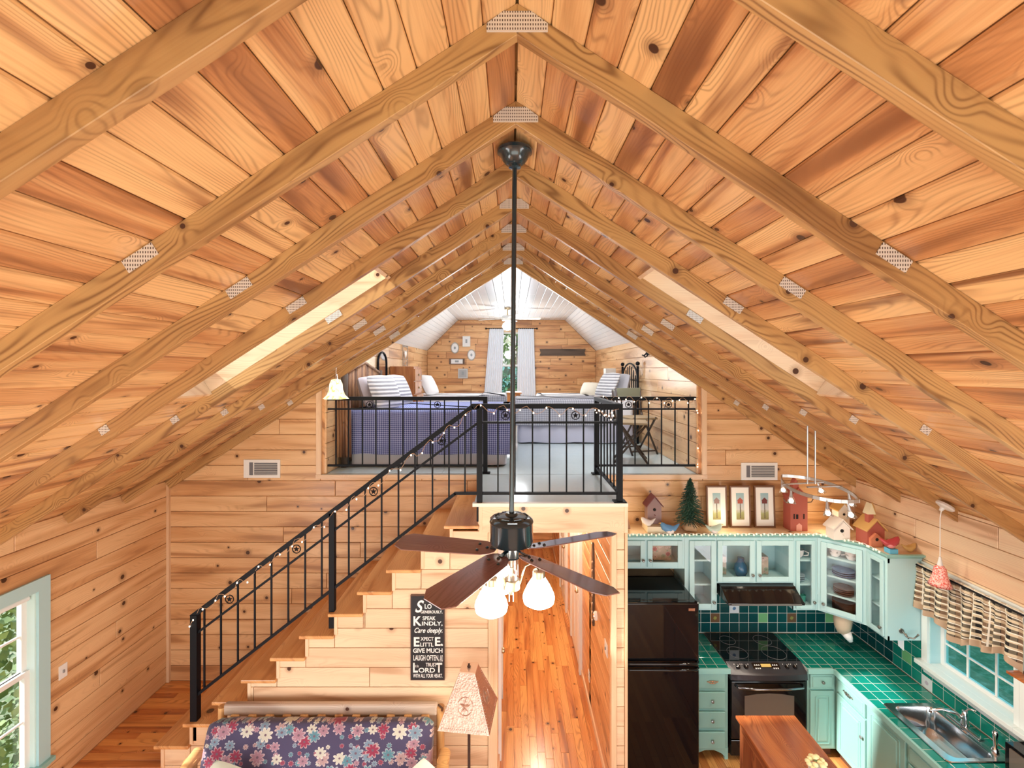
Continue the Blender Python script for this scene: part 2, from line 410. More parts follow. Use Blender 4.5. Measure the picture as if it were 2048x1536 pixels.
# rafters
PLATE = None
def plate_mat():
    t = NT('toothed_plate'); tc = t.new('ShaderNodeTexCoord'); x, y, z = t.sep(tc.outputs['Object'])
    a = t.math('GREATER_THAN', t.math('SINE', t.math('MULTIPLY', x, 700.)), .2); b = t.math('GREATER_THAN', t.math('SINE', t.math('MULTIPLY', z, 420.)), -.1)
    f = t.math('MULTIPLY', a, b)
    t.col(t.mix(f, (.74, .70, .66), (.10, .07, .06)), rough=.45, metal=.2); return t.m
PLATE = plate_mat()
names = ['partly above the frame, closest of all', 'nearest whole one, wide toothed plate at its peak', 'steel peak plate just in front of the fan canopy',
         'just behind the fan canopy, peak without a plate', 'fourth whole pair, lit by the skylights beside it', 'fifth whole pair from the camera',
         'sixth whole pair, last but one before the loft', 'set against the loft wall, farthest of all']
RM = mp('raft')
for k, Y in enumerate(RY):
    nm = 'nearly overhead, above the top of the frame' if k == 0 else names[k-1]
    t = thing('roof_truss', (XC, Y, 5.06), 'knotty pine rafter pair, '+nm, 'rafter', 'rafter pairs under the roof')
    Lr = 4.66
    for sg in (-1, 1):
        if sg > 0:
            p = clip(rect((-.3, Lr, -.094, -.0)), -c_, -s_, 0); o = plank(p, (XC, Y+.038, 5.17), (c_, 0, -s_), (s_, 0, c_), (0, -1, 0), .038, RM, t, 'rafter', 0, .002)
        else:
            p = clip(rect((-.3, Lr, 0, .094)), -c_, s_, 0); o = plank(p, (XC, Y+.038, 5.17), (-c_, 0, -s_), (s_, 0, -c_), (0, -1, 0), .038, RM, t, 'rafter', 0, .002)
        for d, ln, wd in ((1.33, .125, .048), (2.5, .06, .045)):
            if d > 2 and k < 4: continue
            cx = XC+sg*d; cz = 5.17-.65*d-.004-wd*.55/c_
            m = MB().bar((cx-sg*ln/2*c_, Y-.0015, cz+ln/2*s_), (cx+sg*ln/2*c_, Y-.0015, cz-ln/2*s_), .003, wd, (0, 0, 1))
            ob('steel_plate', m, PLATE, t)
    if k != 4:
        m = MB().prism([(XC-.108, 5.066), (XC+.108, 5.066), (XC+.108, 5.094), (XC+.05, 5.138), (XC-.05, 5.138), (XC-.108, 5.094)], XZ, Y-.004, Y)
        ob('peak_plate', m, PLATE, t)
    else: ob('collar_block', MB().prism([(XC-.10, 5.09), (XC+.10, 5.09), (XC+.13, 5.085), (XC, 5.165), (XC-.13, 5.085)], XZ, Y-.002, Y+.03), RM, t)
# skylights
for n, sg in enumerate((-1, 1)):
    fn = lambda u, v, t, sg=sg: (XC+sg*(v*c_+t*s_), u, 5.17-v*s_+t*c_)
    w_ = struct('window_%d' % (1+n), MB().prism(rect((2.802, 3.388, HS[0]-.028, HS[0]-.001)), fn, -.019, .34), mp('pale'))
    ob('reveal_board', MB().prism(rect((2.802, 3.388, HS[1]+.001, HS[1]+.028)), fn, -.019, .34), mp('pale'), w_)
    for q in ((2.802, 2.822), (3.371, 3.388)): ob('reveal_board', MB().prism(rect((q[0], q[1], HS[0], HS[1])), fn, -.0, .34), mp('pale'), w_)
    m = MB()
    for q in ((2.823, 2.85, HS[0], HS[1]), (3.343, 3.37, HS[0], HS[1]), (2.85, 3.343, HS[0], HS[0]+.03), (2.85, 3.343, HS[1]-.03, HS[1])): m.prism(rect(q), fn, .30, .335)
    ob('window_frame', m, WHITE, w_); ob('pane', MB().prism(rect((2.85, 3.343, HS[0]+.03, HS[1]-.03)), fn, .315, .319), GLASS, w_)
# walls
WM, WP = mp('wall'), mp('pale')
LW = [(2.86, 3.735, .64, 2.07), (-1.6, 1.4, .64, 2.07)]
wl_ = struct('wall_left', backing(MB(), YZ, (-3.2, 5.3, -.1, 2.75), LW, XL-.14, XL-.018), mp('wall', 'y'))
boards(wl_, (XL-.018,0,0), Y1, Z1, X1, 1.9, YB, .02, 2.64, .174, 2.6, WM, holes=LW, t=.018)
RW = [(3.50, 4.227, 1.17, 2.02), (2.70, 3.42, 1.17, 2.02), (-1.6, 1.4, .64, 2.07)]
wr_ = struct('wall_right', backing(MB(), YZ, (-3.2, 5.3, -.1, 2.76), RW, XW+.018, XW+.14), mp('wall', 'y'))
boards(wr_, (XW+.018,0,0), (0,-1,0), Z1, (-1,0,0), -YB, -2.2, .02, 2.66, .174, 2.4, WP, holes=[(-4.29, -2.66, 0, 2.06), (-5.2, -2.2, 0, 1.0)], t=.018)
BH = [(-.13, .9, -.2, 2.44), (-2.16, 2.16, ZF-.016, 7)]
wb_ = struct('wall_back', backing(MB(), XZ, (XL, XW, -.1, 6), BH, YB+.018, YB+.12, RC), mp('wall'))
boards(wb_, (0,YB+.018,0), X1, Z1, (0,-1,0), XL, XW, .02, 5.2, .174, 2.3, WM, holes=BH+[(.9, XW, -.1, 1.9), (-.5, 1.02, -.1, 2.5)], clips=RC, t=.018)
for nm, m in (('trim_1', MB().box(XL, XL+.03, YB-.03, YB, .368, 2.66)), ('trim_2', MB().box(XW-.03, XW, YB-.03, YB, 2.2, 2.66))): struct(nm, m, mp('trim', 'z'))
# opening to the loft
m = MB().box(-2.205, -2.15, YB-.012, YB+.10, ZF-.02, 3.86).box(2.15, 2.205, YB-.012, YB+.10, ZF-.02, 3.86)
struct('trim_3', m, mp('trim', 'z'))
struct('trim_4', MB().box(-2.205, -.34, YB-.02, YB+.02, ZF-.045, ZF-.001).box(1.03, 2.205, YB-.02, YB+.02, ZF-.045, ZF-.001), mp('trim'))
# upper part of the loft end wall above the main roof
sec = [(-2.16, ZF), (2.16, ZF), (2.16, 4.38), (1.33, 5.16), (-1.33, 5.16), (-2.16, 4.38)]
for sgn in (-1, 1):
    p = clip(sec, -sgn, 0, 0); p = clip(p, -sgn*.65, -1, -(5.2+.0))
    struct('trim_%d' % (6+sgn), MB().prism(p, XZ, YB+.09, YB+.12), WHITE)
# stair side wall, hall walls
steps = [(-9, -3.157+.256*(k+1)+.05, .5625+.1943*k-.03, 9) for k in range(11)]
nose = [-3.157+.256*k for k in range(12)]; ztr = [.5625+.1943*k for k in range(11)]+[2.70]
ws_ = struct('wall_stair', backing(MB(), XZ, (nose[0]+.06, -.13, -.1, 2.44), [(a, b+.0, c-.0, d) for a, b, c, d in steps], YS+.018, YS+.06), mp('pale'))
boards(ws_, (0,YS+.018,0), X1, Z1, (0,-1,0), nose[0]+.058, -.205, .02, 2.45, .174, 1.9, WP, holes=steps, t=.018)
tm = MB()
for k in range(12):
    tm.box(nose[k]+.05, nose[k]+.078, YS-.008, YS+.02, (ztr[k-1] if k else .0), ztr[k]-.03)
struct('trim_8', tm, mp('trim', 'z'))
struct('trim_9', MB().box(-.205, -.125, YS-.012, YS+.03, 0, 2.44), mp('trim', 'z'))
HLM = mp('loft')
hl = struct('wall_hall_left', MB().box(-.2, -.148, YS+.03, 10, 0, 2.44), mp('loft', 'y'))
boards(hl, (-.148,0,0), Y1, Z1, X1, YS+.03, 10, .02, 2.44, .174, 3, HLM, t=.018)
hr = struct('wall_hall_right', MB().box(.918, 1.0, YS+.02, 10, 0, 2.44), mp('loft', 'y'))
boards(hr, (.918,0,0), (0,-1,0), Z1, (-1,0,0), -10, -YS-.03, .02, 2.44, .174, 3, HLM, t=.018)
struct('baseboard_hall', MB().box(.885, .90, YS+.03, 10, 0, .07).box(-.13, -.115, YS+.03, 10, 0, .07), mp('trim', 'y'))
he = struct('wall_hall_end', MB().box(-.2, 1, 10, 10.1, 0, 2.5), mp('loft'))
boards(he, (0,10.0,0), X1, Z1, (0,-1,0), -.13, .9, .02, 2.44, .174, 3, HLM, t=.018)
pe = struct('wall_partition', MB().box(.925, 1.018, YS+.018, YS+.3, 0, 2.436), mp('pale'))
boards(pe, (0,YS+.018,0), X1, Z1, (0,-1,0), .93, 1.005, .02, 2.44, .174, 3, WP, t=.018)
struct('trim_10', MB().box(.885, .93, YS-.012, YS+.06, 0, 2.44).box(1.005, 1.028, YS-.012, YS+.06, 0, 2.435), mp('trim', 'z'))
# landing and loft floor
def loft_floor():
    t = NT('painted_floor'); tc = t.new('ShaderNodeTexCoord'); n = t.noise(tc.outputs['Object'], 3., 4., .6); n2 = t.noise(tc.outputs['Object'], 40., 2., .6)
    t.col(t.mix(t.math('MULTIPLY_ADD', n, .5, t.math('MULTIPLY', n2, .4)), (.50, .62, .63), (.66, .74, .74)), rough=.16); t.bump(n2, .1, .002); return t.m
LFM = loft_floor()
lf = struct('floor_loft', MB().box(-2.2, 2.2, YB+.02, 11.5, ZF-.12, ZF-.014), DARKGAP)
boards(lf, (0,0,ZF-.014), X1, Y1, Z1, -2.16, 2.16, YB+.0, 11.4, 1.22, 2.4, LFM, t=.014, gap=.0008, ch=.001, name='floor_sheet')
ld = struct('floor_landing', MB().box(-.30, 1.015, YS+.02, YB+.1, 2.44, ZF-.004), mp('trim'))
ob('floor_sheet', MB().box(-.33, 1.02, YS+.03, YB+.01, ZF-.012, ZF), LFM, ld)
ob('edge_strip', MB().box(-.345, 1.03, YS-.018, YS+.03, ZF-.03, ZF), plain('bleached_strip', (.85, .78, .68), rough=.4), ld)
ob('fascia_board', MB().box(-.26, 1.005, YS-.006, YS+.02, 2.437, ZF-.03), mp('pale'), ld)
ob('corner_trim', MB().box(-.287, -.26, YS-.01, YS+.02, 2.437, ZF-.03), mp('trim', 'z'), ld)
ob('side_trim', MB().box(1.0, 1.03, YS-.012, YB, 2.437, ZF-.001), mp('trim', 'z'), ld)
# lower platform
pl = struct('floor_platform', MB().box(XL, nose[0]+.06, YS+.01, YB, 0, .354), mp('pale'))
floorboards(pl, XL, nose[0]+.05, YS-.02, YB, .078, .9, .368, 'x')
ob('edge_strip', MB().box(XL, nose[0]+.05, YS-.035, YS+.01, .335, .366), mp('tread'), pl)
struct('floor_step', MB().box(XL, nose[0]+.06, YS-.30, YS, 0, .185), mp('tread'))
# loft room
LM = mp('loft')
LWN = (-.36, .30, 3.2, 4.84)
for sg, nm in ((-1, 'left'), (1, 'right')):
    o = struct('wall_loft_'+nm, MB().box(*sorted((sg*2.118, sg*2.2)), YB+.03, 11.5, ZF-.1, 4.5), mp('loft', 'y'))
    if sg < 0: boards(o, (-2.118,0,0), Y1, Z1, X1, YB+.02, 11.4, ZF, 4.38, .174, 1.6, WM, t=.018)
    else: boards(o, (2.118,0,0), (0,-1,0), Z1, (-1,0,0), -11.4, -YB-.02, ZF, 4.38, .174, 1.6, WM, t=.018)
CL = [(1, 1.0, 6.47), (-1, 1.0, 6.47)]
rb = struct('wall_loft_back', backing(MB(), XZ, (-2.2, 2.2, ZF-.1, 5.2), [LWN], 11.418, 11.5), mp('loft'))
boards(rb, (0,11.418,0), X1, Z1, (0,-1,0), -2.1, 2.1, ZF, 5.14, .165, 1.3, LM, holes=[LWN], clips=CL, t=.018)
lc = struct('ceiling_loft', MB().box(-1.4, 1.4, YB+.1, 11.5, 5.162, 5.24).prism([(-2.3, 4.25), (-2.3, 4.35), (-1.3, 5.26), (-1.3, 5.175)], XZ, YB+.1, 11.5).prism([(2.3, 4.25), (2.3, 4.35), (1.3, 5.26), (1.3, 5.175)], XZ, YB+.1, 11.5), plain('groove_grey', (.35, .36, .38), rough=.8))
CW = plain('white_beadboard', (.83, .85, .88), rough=.22)
boards(lc, (0,0,5.158), Y1, X1, (0,0,-1), YB+.1, 11.4, -1.33, 1.33, .133, 9, CW, t=.018, gap=.002, ch=.006)
for sg in (-1, 1):
    q = math.atan2(.76, .77); cc, ss = math.cos(q), math.sin(q)
    U = (0, sg, 0); W = (sg*cc, 0, -ss); N = (-sg*ss, 0, -cc)
    a, b = (YB+.1, 11.4) if sg > 0 else (-11.4, -YB-.1)
    boards(lc, V((sg*1.33, 0, 5.14))-V(N)*.016, U, W, N, a, b, 0, 1.09, .0908, 9, CW, t=.016, gap=.0015, ch=.004)
for i, (a, b) in enumerate(((XL+.0, 0),)): pass
# hall ceiling
struct('ceiling_hall', MB().box(-.2, 1.0, YB+.12, 10.1, 2.44, 2.5), WHITE)
# hall doors
for n, (y0, y1) in enumerate(((5.90, 6.68), (7.4, 8.2))):
    d = struct('door_%d' % (n+1), MB().box(.878, .896, y0, y1, .01, 2.03), WHITE)
    for z0, z1 in ((.2, .95), (1.1, 1.9)):
        for a, b in ((y0+.1, (y0+y1)/2-.04), ((y0+y1)/2+.04, y1-.1)): ob('door_panel', MB().box(.868, .88, a, b, z0, z1), WHITE, d, bev=.004)
    ob('door_frame', MB().box(.862, .9, y0-.08, y0, 0, 2.1).box(.862, .9, y1, y1+.08, 0, 2.1).box(.862, .9, y0-.08, y1+.08, 2.03, 2.11), WHITE, d)
    ob('door_knob', MB().ball((.85, y0+.07, 1.0), .028), BRASS, d, smooth=True)
d = struct('door_3', MB().box(-.13, -.115, 4.62, 5.4, .01, 2.03), WHITE)
ob('door_frame', MB().box(-.13, -.10, 4.54, 4.62, 0, 2.1).box(-.13, -.10, 5.4, 5.48, 0, 2.1), WHITE, d)
ob('door_knob', MB().ball((-.09, 4.7, 1.0), .028), BRASS, d, smooth=True)
# left window (mint casing, white double-hung sash)
y0, y1, z0, z1 = 2.86, 3.735, .64, 2.07
m = MB().box(XL, XL+.022, y1, y1+.095, z0-.06, z1+.10).box(XL, XL+.022, y0-.095, y0, z0-.06, z1+.10).box(XL, XL+.022, y0, y1, z1, z1+.10).box(XL, XL+.022, y0, y1, z0-.10, z0-.03)
wn3 = struct('window_3', m, MINTW)
ob('window_sill', MB().box(XL-.12, XL+.05, y0-.0, y1+.0, z0-.03, z0+.004).box(XL, XL+.05, y0-.11, y0, z0-.03, z0+.004).box(XL, XL+.05, y1, y1+.11, z0-.03, z0+.004), MINT, wn3)
ob('window_jamb', MB().box(XL-.11, XL, y1-.012, y1, z0, z1).box(XL-.11, XL, y0, y0+.012, z0, z1).box(XL-.11, XL, y0, y1, z1-.012, z1), plain('pale_jamb', (.66, .84, .82), rough=.4), wn3)
def sash(par, x, ya, yb, za, zb, w=.04, nv=2, nh=2):
    m = MB().box(x-.02, x+.02, ya, ya+w, za, zb).box(x-.02, x+.02, yb-w, yb, za, zb).box(x-.02, x+.02, ya+w, yb-w, za, za+w).box(x-.02, x+.02, ya+w, yb-w, zb-w, zb)
    ob('sash', m, WHITE, par)
    mm = MB()
    for i in range(1, nv): y = ya+(yb-ya)*i/nv; mm.box(x-.008, x+.008, y-.008, y+.008, za+w, zb-w)
    for i in range(1, nh): z = za+(zb-za)*i/nh; mm.box(x-.0085, x+.0085, ya+w, yb-w, z-.008, z+.008)
    ob('muntin', mm, WHITE, par)
sash(wn3, XL-.085, y0+.012, y1-.012, 1.40, z1-.012); sash(wn3, XL-.06, y0+.012, y1-.012, z0, 1.44)
ob('sash_lock', MB().box(XL-.04, XL-.02, 3.25, 3.33, 1.44, 1.46), PEWTER, wn3)
ob('pane', MB().box(XL-.088, XL-.084, y0+.04, y1-.04, z0+.02, z1-.03), GLASS, wn3)
ob('roller_blind', MB().tube([(XL-.04, y0+.02, z1-.04), (XL-.04, y1-.03, z1-.04)], .022, 12), WHITE, wn3, smooth='a')
# right windows over the sink
TG = glass('tinted_glass', (.45, .78, .80), .1)
for n, (y0, y1) in enumerate(((3.50, 4.227), (2.70, 3.42))):
    z0, z1 = 1.17, 2.02
    w4 = struct('window_%d' % (4+n), MB().box(XW-.02, XW+.018, y1, y1+(.06, .0395)[n], z0-.02, z1+.07).box(XW-.02, XW+.018, y0-(.0395, .06)[n], y0, z0-.02, z1+.07).box(XW-.02, XW+.018, y0, y1, z1, z1+.07), plain('white_casing', (.80, .87, .87), rough=.35))
    ob('window_sill', MB().box(XW-.075, XW+.0, y0-(.0395, .07)[n], y1+(.08, .0395)[n], z0-.035, z0+.004).box(XW, XW+.15, y0+.001, y1-.001, z0-.035, z0+.004), plain('white_casing', (1, 1, 1)), w4, bev=.004)
    ob('apron', MB().box(XW-.02, XW+.018, y0-.039, y1+.039, z0-.10, z0-.036), plain('white_casing', (1, 1, 1)), w4)
    ob('window_jamb', MB().box(XW, XW+.12, y1-.01, y1, z0, z1).box(XW, XW+.12, y0, y0+.01, z0, z1).box(XW, XW+.12, y0, y1, z1-.01, z1), MINTW, w4)
    sash(w4, XW+.115, y0+.01, y1-.01, z0, z1-.01, .035, 3, 4)
    ob('pane', MB().box(XW+.113, XW+.117, y0+.03, y1-.03, z0+.02, z1-.03), TG, w4)
# loft window
x0, x1, z0, z1 = LWN
w6 = struct('window_6', MB().box(x0-.06, x0, 11.39, 11.42, z0, z1+.06).box(x1, x1+.06, 11.39, 11.42, z0, z1+.06).box(x0, x1, 11.39, 11.42, z1, z1+.06), mp('trim', 'z'))
ob('sash', MB().box(x0, x0+.04, 11.43, 11.47, z0, z1).box(x1-.04, x1, 11.43, 11.47, z0, z1).box(x0, x1, 11.43, 11.47, z1-.04, z1).box(x0, x1, 11.43, 11.47, 3.98, 4.03).box(x0, x1, 11.43, 11.47, z0, z0+.04), WHITE, w6)
ob('pane', MB().box(x0+.03, x1-.03, 11.45, 11.455, z0, z1), GLASS, w6)
ob('insect_screen', MB().box(x0+.03, x1-.03, 11.475, 11.478, z0, 4.0), glass('screen_mesh', (.38, .62, .62), .05, .5), w6)
# staircase
st = thing('staircase', (nose[0], YS, .36), 'open-sided oak staircase climbing the plank wall to the loft landing', 'staircase')
TM = mp('tread', 'y')
for k in range(11):
    ob('tread', MB().box(nose[k], nose[k]+.256+.052, YS-.03, YB-.003, ztr[k]-.03, ztr[k]), TM, st, bev=.007)
for k in range(12):
    ob('riser', MB().box(nose[k]+.052, nose[k]+.07, YS+.019, YB-.003, (ztr[k-1] if k else .368), ztr[k]-.03), TM, st)
# trees outside the windows
def foliage_mat(name, a, b):
    t = NT(name); oi = t.new('ShaderNodeTexCoord'); n = t.noise(oi.outputs['Object'], 3., 3., .6)
    t.col(t.ramp(n, [(.35, a), (.65, b)]), rough=.6); return t.m
def tree(name, x, y, z, h, r, label, mat, n, leaf=.12, trunk=True):
    t = thing(name, (x, y, z), label, 'tree' if trunk else 'shrub', 'trees and shrubs outside the windows')
    rr = random.Random(int(abs(x*7+y*13)*10))
    if trunk: ob('trunk', MB().tube([(x, y, z), (x+.1, y, z+h*.5), (x, y+.05, z+h*.85)], [.16, .12, .05], 8), mp('bark', 'z'), t)
    m = MB()
    for i in range(n):
        a = rr.uniform(0, 2*pi); u = rr.random()**.5*r; zz = z+(h*(.3 if trunk else .0))+rr.random()*h*(.7 if trunk else 1)
        k = math.sin(pi*min(1, max(0, (zz-z)/h)))**.5
        p = V((x+u*k*math.cos(a), y+u*k*math.sin(a), zz)); d = V([rr.gauss(0, 1) for _ in range(3)]).normalized(); e = d.orthogonal().normalized()
        l = leaf*rr.uniform(.6, 1.3)
        m.add([p, p+d*l*.5+e*l*.3, p+d*l, p+d*l*.5-e*l*.3], [(0, 1, 2, 3)])
    ob('foliage', m, mat, t, fix=False)
FG = foliage_mat('green_leaves', (.04, .12, .03), (.22, .34, .12)); FY = foliage_mat('olive_leaves', (.12, .14, .06), (.5, .46, .3))
tree('broadleaf_shrub', -5.6, 5.6, -1.1, 3.0, 1.1, 'leafy green shrub outside the left living room window', FG, 3500, trunk=False)
tree('oak_tree', -9.5, 9.5, -1.1, 6.5, 2.6, 'broad green tree beyond the shrub left of the house', FY, 4500, .2)
tree('oak_tree', .2, 16.5, -1.1, 8.5, 2.6, 'green tree seen through the loft window between white curtains', FG, 4500, .22)
tree('oak_tree', 10.5, 7.5, -1.1, 5.5, 2.4, 'olive tree on the bank outside the kitchen window', FY, 3000, .22)
# ================================================================ RAILINGS
def star(par, c, u, N=(0, -1, 0), r=.036):
    """a five-pointed star in a ring, in the plane of u and the vertical"""
    c = V(c); u = V(u).normalized(); w = V((0, 0, 1)); N = V(N)
    m = MB(); pts = []
    for i in range(10):
        a = pi/2+i*pi/5; q = r*(.86 if i % 2 == 0 else .36); pts.append((q*math.cos(a), q*math.sin(a)))
    f = lambda x, y, t: tuple(c+u*x+w*y+N*t)
    for i in range(10):
        p, q = pts[i], pts[(i+1) % 10]
        m.add([f(0, 0, .007), f(*p, .002), f(*q, .002), f(0, 0, -.004)], [(0, 1, 2), (3, 2, 1)])
    ring = [c+u*(r*math.cos(a))+w*(r*math.sin(a)) for a in [2*pi*k/20 for k in range(21)]]
    m.tube(ring, .0045, 6, False)
    return ob('star_medallion', m, BLACK, par)
def rail(name, label, A, B, z0, zt, zm, zb, post, xs, stars, base=(True, True), group='black iron railings around the loft and stairs', cap=.05):
    """A,B (x,y) ends; xs fractions of balusters; post (bottom z at A, bottom z at B)"""
    A = V((*A, 0)); B = V((*B, 0)); d = (B-A).normalized(); N = V((d.y, -d.x, 0))
    t = thing(name, (A.x, A.y, z0), label, 'railing', group)
    Z = lambda p, z: (p.x, p.y, z)
    ob('top_rail', MB().bar(Z(A-d*.025, zt-.02), Z(B+d*.025, zt-.02), .05, .042), BLACK, t, bev=.002)
    ob('middle_rail', MB().bar(Z(A, zm), Z(B, zm), .025, .018), BLACK, t)
    ob('bottom_rail', MB().bar(Z(A, zb), Z(B, zb), .03, .022), BLACK, t)
    for q, zz, on in ((A, post[0], base[0]), (B, post[1], base[1])):
        if zz is None: continue
        ob('post', MB().bar(Z(q, zz), Z(q, zt-.04), .05, .05, (1, 0, 0)), BLACK, t, bev=.002)
        if on: ob('foot_plate', MB().box(q.x-.055, q.x+.055, q.y-.045, q.y+.045, zz, zz+.012), BLACK, t, bev=.002)
    for x in xs:
        p = A+(B-A)*x; ob('baluster', MB().bar(Z(p, zb), Z(p, zt-.03), .013, .013, (1, 0, 0)), BLACK, t)
    for x in stars:
        p = A+(B-A)*x; star(t, Z(p, (zt-.04+zm)/2), d, tuple(N))
    return t
YR = 5.235
fr_ = lambda px, a, b, Y: (PX(px, Y)-a)/(b-a)
a, b = -2.13, -.30
rail('iron_railing', 'long black iron railing with two stars before the blue quilted bed', (a, YR), (b, YR), ZF, 3.575, 3.435, 2.79, (ZF, ZF),
     [fr_(p, a, b, YR) for p in (672, 697, 725, 752, 779, 806, 834, 861, 889, 917, 942)], [fr_(739, a, b, YR), fr_(875, a, b, YR)], (False, True))
a, b = -.285, .965; Y = YS+.03
rail('iron_railing', 'black iron railing across the front edge of the landing above the hallway', (a, Y), (b, Y), ZF, 3.576, 3.41, 2.777, (2.53, ZF),
     [fr_(p, a, b, Y) for p in (996, 1030, 1065, 1099, 1133, 1167, 1202)], [fr_(1011, a, b, Y), fr_(1151, a, b, Y)], (False, True))
rail('iron_railing', 'short black iron railing running back along the right side of the landing', (.965, YS+.13), (.965, YR-.04), ZF, 3.576, 3.41, 2.777, (None, ZF),
     [.12, .27, .42, .57, .72, .87], [], (False, True))
a, b = 1.0, 2.13
rail('iron_railing', 'black iron railing in front of the folding chairs at the loft opening', (a, YR), (b, YR), ZF, 3.575, 3.435, 2.79, (None, ZF),
     [fr_(p, a, b, YR) for p in (1243, 1270, 1297, 1323, 1350, 1377)], [fr_(1257, a, b, YR), fr_(1337, a, b, YR)], (False, False))
# stair railing
t = thing('stair_railing', (-2.83, YS+.03, .62), 'sloping black iron stair railing with stars and square balusters', 'railing', 'black iron railings around the loft and stairs')
Y = YS+.03; sl = .748; zt = lambda x: 1.714+sl*(x+2.83)
xe = -.345
ob('top_rail', MB().bar((-2.85, Y, 1.68), (xe, Y, 1.68+sl*(xe+2.85)), .05, .042).bar((xe-.01, Y, 3.556), (-.285, Y, 3.556), .05, .042), BLACK, t, bev=.002)
ob('middle_rail', MB().bar((-2.80, Y, zt(-2.80)-.20), (-.285, Y, zt(-.285)-.20), .025, .02), BLACK, t)
ob('bottom_rail', MB().bar((-2.80, Y, .985), (-.50, Y, 2.777), .03, .024).bar((-.51, Y, 2.777), (-.285, Y, 2.777), .03, .022), BLACK, t)
zb = lambda x: min(2.777, .985+(2.777-.985)/2.3*(x+2.80))
ob('post', MB().box(-2.855, -2.795, Y-.03, Y+.03, .585, 1.70), BLACK, t, bev=.002)
xp = PX(665, Y); ob('post', MB().box(xp-.025, xp+.025, Y-.025, Y+.025, 1.58, zt(xp)-.03), BLACK, t, bev=.002)
for p in (408.8, 442, 475.8, 509.6, 542.9, 576.6, 610.4, 643.7, 697.6, 730.4, 763.3, 797, 830, 865, 898, 930):
    x = PX(p, Y); ob('baluster', MB().box(x-.0065, x+.0065, Y-.0065, Y+.0065, zb(x), min(3.53, zt(x)-.03)), BLACK, t)
for p in (459, 593, 747, 883):
    x = PX(p, Y); star(t, (x, Y, zt(x)-.115), (1, 0, 0))
# ================================================================ STRING LIGHTS
BULB = emit('warm_fairy_bulb', (1, .78, .55), 14)
CORD = plain('copper_cord', (.55, .35, .22), rough=.5)
def garland(label, pts, n, amp, mat=BULB, cordmat=CORD, r=.0055, sd=1, name='string_lights', cr=.0022):
    rr = random.Random(sd); pts = [V(p) for p in pts]; L = [0]
    for p, q in zip(pts[:-1], pts[1:]): L.append(L[-1]+(q-p).length)
    def at(s):
        for i in range(len(pts)-1):
            if s <= L[i+1]: return pts[i].lerp(pts[i+1], (s-L[i])/max(1e-6, L[i+1]-L[i]))
        return pts[-1]
    t = thing(name, pts[0], label, 'string lights'); path = []; M = n*4
    for k in range(M+1):
        p = at(L[-1]*k/M); a = k*.9+rr.uniform(-.4, .4)
        path.append(p+V((0, -.034 if amp > .02 else 0, 0))+V((0, .012*math.cos(a), amp*math.sin(a))))
    ob('cord', MB().tube(path, cr, 5), cordmat, t, smooth=True)
    b0 = None
    for k in range(n):
        p = path[k*4+2]+V((0, -.004, -.008))
        if b0 is None: b0 = ob('bulb', MB().ball(p, r, 8, 6, (1, 1, 1.3)), mat, t, smooth=True); o0 = p.copy()
        else:
            c = b0.copy(); COL.objects.link(c); c.location = b0.location+(p-o0)
    return t
Y = YS+.03
garland('warm fairy lights wound along the sloping stair rail', [(-2.86, Y, 1.52), (-2.84, Y, 1.68), (-1.7, Y, zt(-1.7)-.06), (-.36, Y, 3.50)], 27, .035, sd=2)
garland('warm fairy lights draped along the landing rail', [(-.33, Y, 3.54), (.95, Y, 3.50)], 11, .035, sd=3)
garland('fairy lights along the short return rail of the landing', [(.93, YS+.1, 3.45), (.93, 4.7, 3.44), (.93, YR-.05, 3.44)], 10, .025, sd=5)
garland('fairy lights on the rail before the folding chairs, hanging down its right end', [(1.0, YR, 3.56), (2.1, YR, 3.53), (2.12, YR, 3.3), (2.11, YR, 2.72)], 22, .03, sd=6)
# ================================================================ CEILING FAN
FX, FY_ = .0, 2.54
FB = plain('fan_black', (.012, .03, .042), rough=.22, coat=.6)
fan = thing('ceiling_fan', (FX+.02, FY_, 5.12), 'black ceiling fan with walnut blades and three lit glass shades hung from the ridge', 'ceiling fan')
ob('canopy', MB().lathe([(.0, 5.102), (.092, 5.102), (.098, 5.094), (.096, 5.078), (.08, 5.066), (.072, 5.045), (.05, 5.018), (.036, 5.012), (.034, 4.998), (.0, 4.99)], (FX+.018, FY_, 0), 32), FB, fan, smooth='a')
ob('downrod', MB().tube([(FX+.018, FY_, 5.0), (FX, FY_, 3.04)], .0135, 12), FB, fan, smooth='a')
mo = ob('motor_housing', MB().lathe([(.0, 3.085), (.03, 3.085), (.036, 3.072), (.07, 3.068), (.1, 3.06), (.118, 3.045), (.122, 3.035), (.119, 3.028), (.12, 2.93), (.115, 2.915), (.08, 2.905), (.0, 2.905)], (FX, FY_, 0), 40), FB, fan, smooth='a')
for k in range(8):
    a = 2*pi*k/8+.39; d = V((math.cos(a), math.sin(a), 0)); e = V((-d.y, d.x, 0)); p = V((FX, FY_, 3.064))+d*.085
    ob('vent_slot', MB().bar(p-e*.022, p+e*.022, .011, .006, (0, 0, 1)), GLOSSB, mo)
ob('label_plate', MB().box(FX-.02, FX+.03, FY_-.112, FY_-.10, 3.056, 3.060), STEEL, mo)
ob('hub', MB().lathe([(.0, 2.91), (.05, 2.91), (.058, 2.895), (.045, 2.87), (.04, 2.84), (.045, 2.835), (.0, 2.83)], (FX, FY_, 0), 28), FB, fan, smooth='a')
BL = mp('blade')
def bladepoly():
    P = [(.085, 0), (.092, -.032), (.115, -.052), (.16, -.068), (.62, -.085), (.675, -.05), (.678, .05), (.62, .085), (.16, .068), (.115, .052), (.092, .032)]
    return P
for a in (192, 240-360+360, 312, 336+0, 84):
    pass
